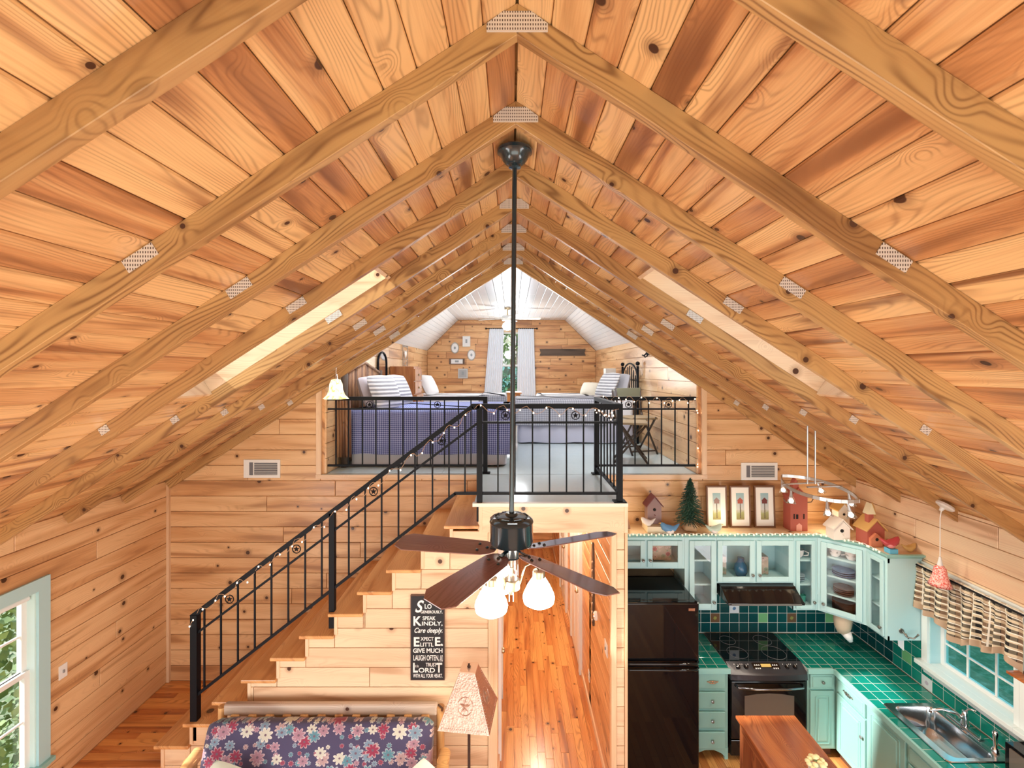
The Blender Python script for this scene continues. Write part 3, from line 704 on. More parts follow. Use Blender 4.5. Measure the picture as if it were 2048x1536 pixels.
for a in (168, 240, 312, 24, 96):
    A = math.radians(a); rot = Matrix.Rotation(A, 4, 'Z') @ Matrix.Rotation(math.radians(-11), 4, 'X')
    m = MB().prism(bladepoly(), XY, -.003, .003)
    b = ob('blade', m, BL, fan, org=(0, 0, 0), bev=.0015)
    b.location = V((FX, FY_, 2.875))-ORG[fan]; b.rotation_euler = rot.to_euler()
    ir = ob('blade_iron', MB().bar((.04, 0, .010), (.12, 0, .006), .022, .004), FB, b, org=(0, 0, 0)); ir.location = (0, 0, .001)
    for u, v in ((.14, 0), (.19, .03), (.19, -.03)):
        sc = ob('screw', MB().lathe([(0, .012), (.006, .008), (.009, .005), (.009, 0)], (u, v, .002), 10), FB, b, org=(0, 0, 0)); sc.location = (0, 0, 0)
# light kit
ob('glass_chimney', MB().lathe([(.038, 2.84), (.038, 2.715)], (FX, FY_, 0), 24), glass('chimney_glass', (1, 1, 1), .25), fan, smooth=True)
ob('centre_rod', MB().tube([(FX, FY_, 2.84), (FX, FY_, 2.70)], .006, 8).tube([(FX, FY_, 2.78), (FX, FY_, 2.735)], .012, 8), BRASS, fan, smooth='a')
ob('brass_collar', MB().lathe([(.0, 2.715), (.045, 2.715), (.047, 2.71), (.047, 2.665), (.04, 2.66), (.012, 2.65), (.008, 2.63), (.0, 2.625)], (FX, FY_, 0), 28), BRASS, fan, smooth='a')
ob('pull_chain', MB().tube([(FX+.01, FY_-.02, 2.65), (FX+.01, FY_-.02, 2.60)], .003, 6).tube([(FX-.012, FY_, 2.65), (FX-.012, FY_, 2.59)], .003, 6), BRASS, fan)
SH = emit('lit_milk_glass', (1, .93, .80), 20, (.9, .9, .88))
for n, (dx, dy) in enumerate(((-.107, -.11), (.150, -.02), (-.055, .145))):
    c = V((FX+dx, FY_+dy, 0))
    ob('light_arm', MB().tube([(FX+dx*.3, FY_+dy*.3, 2.69), (FX+dx*.5, FY_+dy*.5, 2.79), (FX+dx*.8, FY_+dy*.8, 2.815), (c.x, c.y, 2.775)], .005, 8), BRASS, fan, smooth=True)
    f = ob('shade_fitter', MB().lathe([(.0, 2.775), (.032, 2.772), (.034, 2.765), (.034, 2.735), (.03, 2.73)], c, 24), BRASS, fan, smooth='a')
    ob('lamp_shade', MB().lathe([(.03, 2.74), (.04, 2.725), (.062, 2.69), (.083, 2.645), (.088, 2.625), (.083, 2.60), (.06, 2.585), (.0, 2.578)], c, 32), SH, fan, smooth=True)
    light('fan_bulb', 'POINT', (c.x, c.y, 2.53), 4, (1, .84, .62), shadow_soft_size=.05)
# ================================================================ PENDANTS
def bell(par, c, prof, mat, wave=0, n=32):
    return ob('lamp_shade', MB().lathe(prof, c, n, fn=(lambda a, t: 1+wave*math.cos(a*6)*max(0, t-.5)*2) if wave else None), mat, par, smooth=True)
x, y = PX(667, 4.62), 4.62
t = thing('pendant_lamp', (x, y, 4.02), 'cream tulip glass pendant lit beside the loft opening on the left slope', 'pendant lamp')
ob('canopy', MB().lathe([(.0, .02), (.05, .018), (.055, 0), (.05, -.012), (.012, -.02), (.0, -.02)], (x, y, 4.03), 20, Matrix.Rotation(math.radians(-33), 3, 'Y')), STEEL, t, smooth='a')
ob('cord', MB().tube([(x+.01, y, 4.02), (x+.03, y, 3.95), (x+.025, y, 3.84)], .003, 6), WHITE, t)
ob('socket', MB().lathe([(.0, .05), (.012, .048), (.018, .0), (.0, 0)], (x+.025, y, 3.79), 14), STEEL, t, smooth='a')
def tulip():
    q = NT('cream_art_glass'); tc = q.new('ShaderNodeTexCoord'); n = q.noise(tc.outputs['Object'], 30, 3, .6); c = q.ramp(n, [(.35, (.9, .62, .12)), (.55, (1, .93, .7)), (.7, (.75, .85, .5))])
    q.col(c, rough=.25); q.lk(c, q.b.inputs['Emission Color']); q.b.inputs['Emission Strength'].default_value = 1.6; return q.m
bell(t, (x+.025, y, 3.59), [(.018, .20), (.045, .19), (.062, .15), (.068, .09), (.085, .04), (.12, .0)], tulip(), .09, 48)
light('pendant_bulb', 'POINT', (x+.025, y, 3.57), 3, (1, .85, .6), shadow_soft_size=.04)
x, y = 3.73, 3.95
t = thing('pendant_lamp', (x, y, 2.72), 'white cord pendant with speckled red glass shade above the kitchen sink', 'pendant lamp')
ob('canopy', MB().lathe([(.0, .02), (.07, .018), (.078, 0), (.07, -.012), (.02, -.022), (.012, -.05), (.0, -.05)], (x, y, 2.705), 24, Matrix.Rotation(math.radians(33), 3, 'Y')), plain('satin_white', (.75, .74, .74), rough=.3), t, smooth='a')
ob('cord', MB().tube([(x-.02, y, 2.66), (x-.03, y, 2.6), (x-.03, y, 2.27)], .0035, 6), WHITE, t)
ob('socket', MB().lathe([(.0, .08), (.008, .075), (.012, .05), (.022, .0), (.0, 0)], (x-.03, y, 2.19), 16), plain('satin_white', (1, 1, 1)), t, smooth='a')
def redg():
    q = NT('red_speckled_glass'); tc = q.new('ShaderNodeTexCoord'); n = q.noise(tc.outputs['Object'], 90, 2, .6); c = q.ramp(n, [(.42, (.75, .12, .10)), (.58, (.95, .55, .5))]); q.col(c, rough=.2); return q.m
bell(t, (x-.03, y, 2.02), [(.022, .175), (.042, .15), (.050, .10), (.058, .05), (.085, .0), (.07, .03), (.05, .09)], redg(), 0, 32)
# ================================================================ TRACK LIGHT
t = thing('track_light', (2.72, 4.15, 3.36), 'satin nickel track light of curved bars with six lit glass spots over the kitchen', 'track light')
ob('canopy', MB().lathe([(.0, .01), (.11, .008), (.115, -.004), (.0, -.012)], (2.74, 4.15, 3.385), 28, Matrix.Rotation(math.radians(33), 3, 'Y')), STEEL, t, smooth='a')
NIC = plain('satin_nickel', (.55, .55, .56), rough=.35, metal=.85)
for dx in (-.035, .035): ob('hanging_rod', MB().tube([(2.72+dx, 4.15, 3.40), (2.72+dx, 4.15, 2.845)], .007, 8), NIC, t, smooth='a')
ob('cross_bar', MB().bar((2.44, 4.12, 2.85), (2.86, 4.2, 2.85), .02, .012).bar((2.60, 4.02, 2.85), (2.93, 4.06, 2.85), .02, .012), NIC, t)
def arcp(pts, n=16):
    out = []
    for i in range(n+1):
        u = i/n; k = len(pts)-1; b = V((0, 0, 0))
        for j, p in enumerate(pts): b += V(p)*(math.comb(k, j)*u**j*(1-u)**(k-j))
        out.append(b)
    return out
A1 = arcp([(2.64, 4.47, 2.84), (2.30, 3.95, 2.83), (2.48, 3.55, 2.83), (2.78, 3.66, 2.83)])
A2 = arcp([(2.66, 4.50, 2.84), (2.95, 4.5, 2.84), (3.0, 4.0, 2.84), (2.78, 3.66, 2.83)])
for A in (A1, A2):
    m = MB()
    for p, q in zip(A[:-1], A[1:]): m.bar(p, q, .012, .028)
    ob('curved_bar', m, NIC, t)
SP = emit('spot_glass_lit', (1, .93, .8), 7, (.9, .9, .9))
for k, (p, tilt) in enumerate(((A1[1], .1), (A1[5], -.1), (A1[11], .0), (A1[14], .25), (A2[6], .5), (A2[12], .2))):
    d = V((math.sin(tilt)*.7, -.15, -1)).normalized(); e = p+d*.05
    h = ob('spot_head', MB().tube([p, e, e+d*.025], [.006, .012, .016], 10), NIC, t, smooth='a')
    M = d.to_track_quat('-Z', 'Y').to_matrix()
    ob('spot_glass', MB().lathe([(.016, 0), (.028, -.03), (.038, -.06), (.036, -.062), (.02, -.02)], e+d*.015, 20, M), glass('spot_clear', (1, 1, 1), .5), h, smooth=True)
    ob('spot_bulb', MB().ball(e+d*.055, .019, 12, 8), SP, h, smooth=True)
    light('track_bulb', 'SPOT', e+d*.09, 16, (1, .86, .66), d.to_track_quat('-Z', 'Y').to_euler(), spot_size=2.2, spot_blend=.6, shadow_soft_size=.03)
# ================================================================ VENTS, SWITCHES
def vent(x0, x1, z0, z1, y, label):
    t = thing('air_vent', ((x0+x1)/2, y, z0), label, 'vent', 'white wall vents')
    ob('frame', MB().box(x0, x1, y-.012, y, z1-.03, z1).box(x0, x1, y-.012, y, z0, z0+.03).box(x0, x0+.03, y-.012, y, z0+.03, z1-.03).box(x1-.03, x1, y-.012, y, z0+.03, z1-.03), WHITE, t)
    ob('backing', MB().box(x0+.02, x1-.02, y-.003, y, z0+.02, z1-.02), plain('vent_shadow', (.18, .18, .2), rough=.8), t)
    n = 8
    for k in range(n):
        z = z0+.035+(z1-z0-.07)*k/(n-1)
        ob('slat', MB().bar((x0+.115, y-.008, z), (x1-.03, y-.008, z), .010, .0035, (0, .5, 1)), WHITE, t)
    ob('damper_panel', MB().box(x0+.03, x0+.06, y-.01, y-.003, z0+.03, z1-.03).box(x0+.105, x0+.115, y-.01, y-.003, z0+.03, z1-.03), WHITE, t)
vent(-3.02, -2.61, 2.665, 2.87, YB, 'white metal vent on the plank wall left of the stairs')
vent(2.59, 3.0, 2.64, 2.835, YB, 'white metal vent on the plank wall above the framed pictures')
def plate(name, loc, N, w, h, label, cat, tog=1):
    N = V(N); U = V((0, 0, 1)).cross(N); c = V(loc)
    t = thing(name, c, label, cat)
    f = lambda u, v, q: tuple(c+U*u+V((0, 0, v))+N*q)
    ob('cover_plate', MB().prism(rect((-w/2, w/2, -h/2, h/2)), f, 0, .006), WHITE, t, bev=.002)
    if tog == 1: ob('toggle', MB().prism(rect((-.006, .006, -.012, .012)), f, .006, .016), plain('toggle_grey', (.3, .3, .3)), t)
    else:
        for z in (-.02, .02): ob('socket_face', MB().prism(rect((-.014, .014, z-.012, z+.012)), f, .006, .009), plain('almond', (.7, .68, .62)), t)
    return t
plate('light_switch', (XL, 3.955, 1.275), (1, 0, 0), .075, .118, 'white switch plate beside the mint window casing', 'light switch')
plate('light_switch', (.9, 4.34, 1.24), (-1, 0, 0), .12, .12, 'white switch plate low on the hallway wall below the round thermostat', 'light switch')
plate('outlet_plate', (.9, 5.3, .34), (-1, 0, 0), .075, .118, 'white outlet with a plug-in night light near the hallway floor', 'outlet', 2)
t = thing('thermostat', (.9, 4.84, 1.28), 'round white and chrome thermostat on the right hallway wall', 'thermostat')
ob('housing', MB().lathe([(.0, .03), (.035, .03), (.045, .02), (.048, 0)], (.9, 4.84, 1.28), 24, Matrix.Rotation(-pi/2, 3, 'Y')), WHITE, t, smooth='a')
ob('dial', MB().lathe([(.0, .038), (.026, .036), (.028, .028)], (.9, 4.84, 1.28), 24, Matrix.Rotation(-pi/2, 3, 'Y')), CHROME, t, smooth='a')
t = thing('wall_carving', (.9, 4.95, 1.2), 'long dark carved wooden panel on the right hallway wall', 'wall art')
m = MB(); m.prism([(-.04, -.4), (.04, -.4), (.055, 0), (.04, .4), (0, .5), (-.04, .4), (-.055, 0)], lambda u, v, q: (.9-q, 5.0+u, 1.5+v), 0, .02)
ob('board', m, plain('carved_dark', (.10, .06, .04), rough=.5), t, bev=.004)
for k in range(8): ob('carved_scroll', MB().tube([(.878, 4.975+.02*math.sin(a), 1.15+k*.09+.03*a/6) for a in [q*.8 for q in range(8)]], .007, 6), plain('carved_tan', (.55, .42, .30), rough=.5), t, smooth=True)
# hallway lamp
t = thing('ceiling_lamp', (.4, 7.0, 2.42), 'round white ceiling lamp lighting the hallway under the loft', 'lamp')
ob('lamp_shade', MB().lathe([(.14, 2.438), (.14, 2.41), (.09, 2.36), (.0, 2.345)], (.4, 7.0, 0), 24), emit('lit_white_dome', (1, .9, .75), 5), t, smooth='a')
light('hall_bulb', 'POINT', (.4, 7.0, 2.25), 60, (1, .86, .66), shadow_soft_size=.12)
light('hall_bulb', 'POINT', (.4, 5.6, 2.25), 35, (1, .86, .66), shadow_soft_size=.12)
# ================================================================ LOFT FURNITURE
def lattice(name, a, b, s=60., k=.5):
    q = NT(name); tc = q.new('ShaderNodeTexCoord'); x, y, z = q.sep(tc.outputs['Object'])
    u = q.math('ADD', x, q.math('MULTIPLY', z, 1.)); v = q.math('SUBTRACT', x, q.math('MULTIPLY', z, 1.)); u = q.math('ADD', u, q.math('MULTIPLY', y, .6)); 
    f = q.math('MULTIPLY', q.math('SINE', q.math('MULTIPLY', u, s)), q.math('SINE', q.math('MULTIPLY', v, s)))
    f = q.mrange(f, -.5, .5); q.col(q.mix(f, a, b), rough=.85); q.bump(f, .4, .004); return q.m
def rib(name, a, b, s=90., ax=2):
    q = NT(name); tc = q.new('ShaderNodeTexCoord'); c = q.sep(tc.outputs['Object'])
    n = q.noise(tc.outputs['Object'], 14, 2, .5); f = q.mrange(q.math('ADD', q.math('SINE', q.math('MULTIPLY', c[ax], s)), n), -.2, 1.2); q.col(q.mix(f, a, b), rough=.9, sheen=.3); q.bump(f, .5, .006); return q.m
BLUE = lattice('blue_quilt', (.05, .06, .22), (.36, .40, .66), 125.); GREYQ = lattice('grey_quilt', (.22, .22, .26), (.42, .42, .46), 90.)
LIN = plain('grey_linen', (.50, .49, .53), rough=.9); LINW = plain('white_sheet', (.80, .80, .84), rough=.9)
CABLE = rib('cable_knit', (.30, .30, .33), (.80, .80, .82), 130.); WPIL = plain('white_pillow_cloth', (.85, .85, .87), rough=.9); GPIL = plain('mauve_grey_cloth', (.50, .45, .48), rough=.9)
def cushion(mb, c, w, h, d, M, n=14):
    """square cushion: width w, height h, depth d; M orients local (x,y=depth,z)"""
    c = V(c); g = []
    for s in (1, -1):
        for i in range(n+1):
            for j in range(n+1):
                u = -1+2*i/n; v = -1+2*j/n
                k = (max(0, 1-abs(u)**2.6)*max(0, 1-abs(v)**2.6))**.5
                pin = 1-.09*(1-abs(abs(u)-abs(v)))*(u*u+v*v)/2 if max(abs(u), abs(v)) > .9 else 1-.06*max(abs(u), abs(v))**6
                g.append(c+M @ V((u*w/2*pin, s*d/2*k, v*h/2*pin)))
    N = (n+1)**2; fs = []
    for b in (0, N):
        for i in range(n):
            for j in range(n):
                a = b+i*(n+1)+j; fs.append((a, a+1, a+n+2, a+n+1) if b else (a, a+n+1, a+n+2, a+1))
    return mb.add(g, fs)
def pillow(loc, w, h, d, rx, rz, mat, label, group=None, ry=0, name='pillow'):
    M = (Matrix.Rotation(rz, 3, 'Z') @ Matrix.Rotation(ry, 3, 'Y') @ Matrix.Rotation(rx, 3, 'X'))
    o = ob(name, cushion(MB(), loc, w, h, d, M), mat, None, smooth=True); 
    return setp(o, label, 'pillow', group)
def sheetbox(mb, x0, x1, y0, y1, z0, z1, wave=.012, n=40, fl=.0):
    """draped cloth: rounded top, wavy hem"""
    P = []
    L = [(x0, y0), (x1, y0), (x1, y1), (x0, y1)]; per = []
    for i in range(4):
        a, b = V(L[i]), V(L[(i+1) % 4])
        for k in range(n): per.append((a.lerp(b, k/n), ((b-a).normalized())))
    rings = []
    for lev, (dz, off) in enumerate(((z1, -.10), (z1, -.05), (z1-.012, -.015), (z1-.05, 0), ((z0+z1)/2, .004), (z0, .012+fl))):
        ring = []
        for i, (p, d) in enumerate(per):
            N = V((d.y, -d.x)); w = wave*math.sin(i*.9)*(lev/5)
            ring.append((p.x+N.x*(off+w), p.y+N.y*(off+w), dz+(.006*math.sin(i*.37) if lev == 5 else 0)))
        rings.append(ring)
    m = len(per); vs = [p for r in rings for p in r]
    fs = [(i*m+k, i*m+(k+1) % m, (i+1)*m+(k+1) % m, (i+1)*m+k) for i in range(5) for k in range(m)]
    fs.append(tuple(range(m)))
    return mb.add(vs, fs)
def bed(label, x0, x1, y0, y1, ztop, quilt, skirt, head, qx, zq, group='beds in the loft'):
    t = thing('bed', ((x0+x1)/2, (y0+y1)/2, ZF), label, 'bed', group)
    ob('bed_skirt', sheetbox(MB(), x0+.02, x1-.02, y0+.02, y1-.02, ZF+.02, ztop-.2, .008), skirt, t, smooth=True)
    ob('mattress', MB().box(x0+.01, x1-.01, y0+.01, y1-.01, ZF+.36, ztop-.03), LINW, t, bev=.05, seg=4)
    ob('fitted_sheet', MB().box(x0+.005, x1-.005, y0+.005, y1-.005, ztop-.10, ztop-.012), LINW, t, bev=.04, seg=4)
    ob('quilt', sheetbox(MB(), qx[0], qx[1], y0-.015, y1+.015, ZF+zq, ztop, .01, 50), quilt, t, smooth=True)
    return t
b1 = bed('large bed with blue patterned quilt and white skirt right behind the railing', -1.97, -.06, 5.58, 7.02, 3.40, BLUE, LIN, 0, (-1.97, -.02), .16)
TW = mp('twig', 'z')
for k in range(24):
    y = 5.62+k*.058; ht = 3.86+.10*math.sin(pi*k/23)
    ob('headboard_twig', MB().tube([(-2.03, y, 3.05), (-2.03+.006*math.sin(k*2), y+.004*math.cos(k), 3.5), (-2.03, y+.006*math.sin(k), ht)], [.017, .015, .014], 7), TW, b1, smooth=True)
ob('headboard_rail', MB().tube([(-2.03, 5.56, 3.84), (-2.03, 6.3, 3.99), (-2.03, 7.04, 3.84)], .024, 8).tube([(-2.03, 5.56, 3.2), (-2.03, 7.04, 3.2)], .024, 8), TW, b1, smooth=True)
for y in (5.56, 7.04): ob('headboard_post', MB().tube([(-2.03, y, ZF), (-2.03, y, 3.88)], .04, 10), mp('bark', 'z'), b1, smooth=True)
for k in range(5):
    y = 5.50; x = -1.99+k*.0
    ob('bark_pole', MB().tube([(-1.93-.035*k, 5.47, 2.84), (-1.94-.035*k, 5.47, 3.55)], .02, 8), TW, b1, smooth=True)
pillow((-1.82, 5.95, 3.60), .55, .42, .18, -.35, 1.45, GPIL, 'plain grey-mauve pillow against the twig headboard', 'pillows on the blue bed')
pillow((-1.62, 5.85, 3.61), .48, .46, .16, -.45, 1.05, CABLE, 'striped knit cushion in front, nearest the railing on the blue bed', 'pillows on the blue bed')
pillow((-1.60, 6.5, 3.61), .48, .46, .16, -.45, 1.2, CABLE, 'striped knit cushion behind the front one on the blue bed', 'pillows on the blue bed')
b2 = bed('far left bed with pale sheet and grey coverlet at its foot', -1.98, -.13, 8.65, 9.75, 3.40, LINW, LIN, 0, (-1.98, -.5), .2)
ob('coverlet', sheetbox(MB(), -.62, -.10, 8.62, 9.78, ZF+.2, 3.415, .01), GREYQ, b2, smooth=True)
pillow((-1.62, 8.95, 3.60), .48, .44, .16, -.5, 1.2, WPIL, 'white dotted pillow leaning at the head of the far left bed')
b3 = bed('single bed with grey quilt, pale skirt and black iron headboard on the right', .10, 1.97, 7.34, 8.35, 3.42, GREYQ, plain('lilac_skirt', (.50, .50, .60), rough=.9), 0, (.06, 1.5), .30)
for y in (7.36, 8.36):
    ob('headboard_post', MB().tube([(2.03, y, ZF), (2.03, y, 3.95)], .02, 10).ball((2.03, y, 3.99), .035, 12, 8), BLACK, b3, smooth=True)
ob('headboard_arch', MB().tube([(2.03, 7.36+.5-.5*math.cos(a), 3.72+.28*math.sin(a)) for a in [pi*k/12 for k in range(13)]], .014, 8).bar((2.03, 7.36, 3.5), (2.03, 8.36, 3.5), .02, .02).bar((2.03, 7.36, 3.72), (2.03, 8.36, 3.72), .02, .02), BLACK, b3)
for k in range(1, 8): y = 7.36+k*.125; ob('headboard_bar', MB().tube([(2.03, y, 3.3), (2.03, y, 3.70+.26*math.sin(pi*k/8))], .009, 6), BLACK, b3)
ob('foot_post', MB().tube([(.03, 7.4, ZF), (.03, 7.4, 3.42)], .016, 8).ball((.03, 7.4, 3.45), .03, 10, 8).ball((.03, 7.4, 3.51), .016, 10, 8), BLACK, b3, smooth=True)
pillow((1.62, 7.72, 3.64), .48, .46, .17, -.5, -1.15, CABLE, 'striped knit pillow propped at the head of the single bed')
pillow((1.86, 7.78, 3.62), .5, .42, .17, -.25, -1.35, LIN, 'plain grey pillow behind the striped one on the single bed')
b4 = bed('far right bed with cream pillow beside the wall', .55, 2.0, 9.3, 10.2, 3.38, LINW, LIN, 0, (.55, 1.6), .2)
pillow((1.65, 9.6, 3.50), .5, .30, .16, -.5, -.9, plain('cream_cloth', (.85, .80, .68), rough=.9), 'cream pillow on the far right bed')
t = thing('table_lamp', (1.95, 8.8, 3.3), 'white square-shaded lamp between the right beds', 'lamp')
ob('nightstand_base', MB().tube([(1.9, 8.85, 3.3), (1.9, 8.85, 3.75)], .02, 8).lathe([(0, 3.32), (.06, 3.31), (.06, 3.30)], (1.9, 8.85, 0), 16), BLACK, t)
ob('lamp_shade', MB().box(1.80, 2.0, 8.75, 8.95, 3.72, 3.92), plain('lamp_shade_white', (.9, .88, .82), rough=.8), t, bev=.01)
t = thing('nightstand', (1.87, 8.84, ZF), 'small wooden nightstand under the square lamp', 'nightstand')
ob('top', MB().box(1.72, 2.08, 8.62, 9.06, 3.27, 3.30), mp('dark', 'y'), t)
for x in (1.75, 2.05):
    for y in (8.65, 9.03): ob('leg', MB().box(x-.02, x+.02, y-.02, y+.02, ZF, 3.27), mp('dark', 'z'), t)
t = thing('chest_of_drawers', (-1.86, 8.1, ZF), 'tall honey wood chest of drawers behind the blue bed', 'chest of drawers')
DW = mp('dark', 'z')
ob('body', MB().box(-2.09, -1.68, 7.86, 8.5, ZF+.03, 3.95), wood('honey_chest', (.55, .22, .07), (.38, .13, .04), (.15, .05, .02), 'z', 0, .25), t, bev=.012)
for k in range(5):
    z = ZF+.1+k*.225; o = ob('drawer', MB().box(-1.685, -1.66+(.03 if k < 3 else 0), 7.89, 8.47, z, z+.205), wood('honey_chest', (1,1,1), (1,1,1), (1,1,1), 'z'), t, bev=.006)
    ob('drawer_knob', MB().ball((-1.65+(.03 if k < 3 else 0), 8.18, z+.1), .018, 10, 6), BRASS, o, smooth=True)
t = thing('nightstand', (-.02, 9.9, ZF), 'small honey wood nightstand under the loft window', 'nightstand')
ob('body', MB().box(-.10, .20, 10.3, 10.7, ZF, 3.36), wood('honey_chest', (1,1,1), (1,1,1), (1,1,1), 'z'), t, bev=.006)
ob('top', MB().box(-.13, .23, 10.27, 10.73, 3.36, 3.39), wood('honey_chest', (1,1,1), (1,1,1), (1,1,1), 'z'), t, bev=.006)
t = thing('arched_mirror', (-2.06, 7.35, 3.45), 'arched mirror with dark iron frame on the wall behind the twig headboard', 'mirror')
arch = [(7.12, 3.4), (7.12, 4.0)]+[(7.36-.24*math.cos(a), 4.0+.17*math.sin(a)) for a in [pi*k/10 for k in range(11)]]+[(7.60, 3.4)]
ob('frame', MB().tube([(-2.075, y, z) for y, z in arch], .016, 8), BLACK, t, smooth=True)
ob('glass', MB().prism(arch, YZ, -2.085, -2.078), plain('mirror', (.8, .8, .82), rough=.03, metal=1), t)
# folding chairs by the railing
def fchair(x, y, rz, label):
    t = thing('folding_chair', (x, y, ZF), label, 'chair', 'dark folding chairs behind the railing')
    m = lambda *a: MB().tube(*a)
    WB = plain('dark_chair_wood', (.05, .03, .02), rough=.4)
    for sx_ in (-.2, .2):
        ob('leg', m([(x+sx_, y-.2, ZF), (x+sx_, y+.17, ZF+.50), (x+sx_, y+.2, ZF+.56)], .014, 8), WB, t, smooth=True)
        ob('leg', m([(x+sx_*.85, y+.22, ZF), (x+sx_*.85, y-.2, ZF+.52)], .014, 8), WB, t, smooth=True)
        ob('back_post', m([(x+sx_, y+.2, ZF+.48), (x+sx_, y+.24, ZF+.92)], .013, 8), WB, t, smooth=True)
    ob('stretcher', m([(x-.2, y-.17, ZF+.05), (x+.2, y-.17, ZF+.05)], .011, 8).tube([(x-.17, y+.18, ZF+.06), (x+.17, y+.18, ZF+.06)], .011, 8), WB, t)
    ob('seat', MB().box(x-.21, x+.21, y-.2, y+.2, ZF+.49, ZF+.52), plain('woven_seat', (.30, .22, .13), rough=.8), t, bev=.01)
    ob('backrest', MB().box(x-.2, x+.2, y+.225, y+.24, ZF+.74, ZF+.92), plain('olive_canvas', (.20, .21, .15), rough=.9), t, bev=.005)
    for o in [t]: o.rotation_euler = (0, 0, rz)
    return t
fchair(1.56, 5.95, 1.35, 'dark folding chair nearer the middle of the railing, woven seat')
fchair(1.80, 6.55, .3, 'dark folding chair with olive canvas back nearer the right wall')
# wall pieces at the loft end
t = thing('curtain', (-.42, 11.34, 3.1), 'white tab curtain left of the loft window', 'curtain', 'white curtains at the loft window')
CU = plain('white_curtain', (.80, .83, .90), rough=.85)
def curtain(par, x0a, x1a, x0b, x1b, zt_, zb_, y, mat, n=60, nf=8):
    m = MB(); r = []
    for lv in range(9):
        u = lv/8; a = x0a+(x0b-x0a)*u; b = x1a+(x1b-x1a)*u
        for k in range(n+1): s = k/n; r.append((a+(b-a)*s, y+.018*math.sin(s*nf*2*pi)*(1 if lv else .6), zt_+(zb_-zt_)*u))
    for lv in range(8):
        for k in range(n): i = lv*(n+1)+k; m.f.append((i, i+1, i+n+2, i+n+1))
    m.v = r; return ob('cloth', m, mat, par, smooth=True, fix=False)
curtain(t, PX(979, 11.3), PX(1008, 11.3), PX(967, 11.3), PX(1003, 11.3), 4.93, 3.1, 11.33, CU)
t2 = thing('curtain', (.4, 11.34, 3.1), 'white tab curtain right of the loft window', 'curtain', 'white curtains at the loft window')
curtain(t2, PX(1036, 11.3), PX(1068, 11.3), PX(1034, 11.3), PX(1072, 11.3), 4.93, 3.1, 11.33, CU)
setp(ob('curtain_rod', MB().tube([(-.62, 11.33, 4.92), (.62, 11.33, 4.92)], .012, 8).ball((-.63, 11.33, 4.92), .025, 8, 6).ball((.63, 11.33, 4.92), .025, 8, 6), BLACK, None, smooth=True), 'thin black curtain rod above the loft window', 'curtain rod')
def wallart(px, py, w, h, label, oval=False, frame=WHITE, inner=None, cat='picture'):
    Y = 11.395; x, z = PX(px, Y), PZ(py, Y)
    t = thing('wall_picture', (x, Y, z-h/2), label, cat, 'small pictures on the loft end wall')
    if oval:
        el = lambda k: [(x+w/2*k*math.cos(a), z+h/2*k*math.sin(a)) for a in [2*pi*i/28 for i in range(28)]]
        ob('frame', MB().prism(el(1), XZ, Y-.03, Y), frame, t); ob('print', MB().prism(el(.8), XZ, Y-.034, Y-.03), inner or WPIL, t)
        ob('motif', MB().prism(el(.25), XZ, Y-.036, Y-.034), plain('faded_ink', (.3, .33, .36)), t)
    else:
        ob('frame', MB().prism(rect((x-w/2, x+w/2, z-h/2, z+h/2)), XZ, Y-.03, Y), frame, t); ob('print', MB().prism(rect((x-w*.38, x+w*.38, z-h*.38, z+h*.38)), XZ, Y-.034, Y-.03), inner or WPIL, t)
        ob('motif', MB().prism(rect((x-w*.12, x+w*.12, z-h*.15, z+h*.2)), XZ, Y-.036, Y-.034), plain('faded_ink', (.3, .33, .36)), t)
    return t
GREYF = plain('weathered_grey', (.45, .42, .38), rough=.7)
wallart(910, 696, .20, .28, 'oval framed print, the upper left of two ovals', True, GREYF)
wallart(943, 710, .20, .28, 'oval framed print, the lower right of two ovals', True, GREYF)
wallart(933, 683, .19, .26, 'small white rectangular print above the ovals', False, WHITE)
wallart(914, 723, .38, .14, 'narrow dark-framed word plaque under the left oval', False, plain('dark_frame', (.12, .07, .05), rough=.5))
wallart(926, 747, .24, .24, 'square patterned tile picture lowest on the loft end wall', False, plain('pattern_grey', (.55, .55, .55), rough=.6), plain('pattern_dark', (.4, .4, .42), rough=.6))
x0, x1 = PX(1079, 11.39), PX(1171, 11.39)
setp(ob('driftwood_plank', MB().prism([(x0, 4.25), (x0+.03, 4.33), (x0, 4.42), (x1, 4.42), (x1-.03, 4.33), (x1, 4.25)], XZ, 11.36, 11.395), mp('bark'), None), 'weathered grey barn board hung right of the loft window', 'wall art')
# wrought plaque on the left loft wall
t = thing('wall_hanging', (-2.09, 8.9, 3.9), 'tall wire and wood wall hanging on the left loft wall', 'wall art')
m = MB()
for y in (8.72, 9.12): m.tube([(-2.07, y, 3.95), (-2.07, y, 4.34)], .007, 6)
for k in range(5): m.tube([(-2.07, 8.72+k*.1, 4.34), (-2.07, 8.72+k*.1, 4.37)], .01, 6)
m.tube([(-2.07, 8.7, 4.34), (-2.07, 9.14, 4.34)], .007, 6); m.tube([(-2.07, 8.72, 4.1), (-2.07, 9.12, 4.1)], .006, 6); m.tube([(-2.07, 8.72+.2+.12*math.cos(a*.7), 4.02+.05*math.sin(a*.7)) for a in range(10)], .006, 6)
ob('wire_frame', m, GREYF, t, smooth=True); ob('heart_plate', MB().prism([(8.84, 4.2), (8.92, 4.12), (9.0, 4.2), (9.0, 4.27), (8.92, 4.24), (8.84, 4.27)], YZ, -2.075, -2.06), WHITE, t)
t = thing('coat_hook', (2.1, 7.0, 4.1), 'small black double hook on the sunlit right loft wall', 'hook')
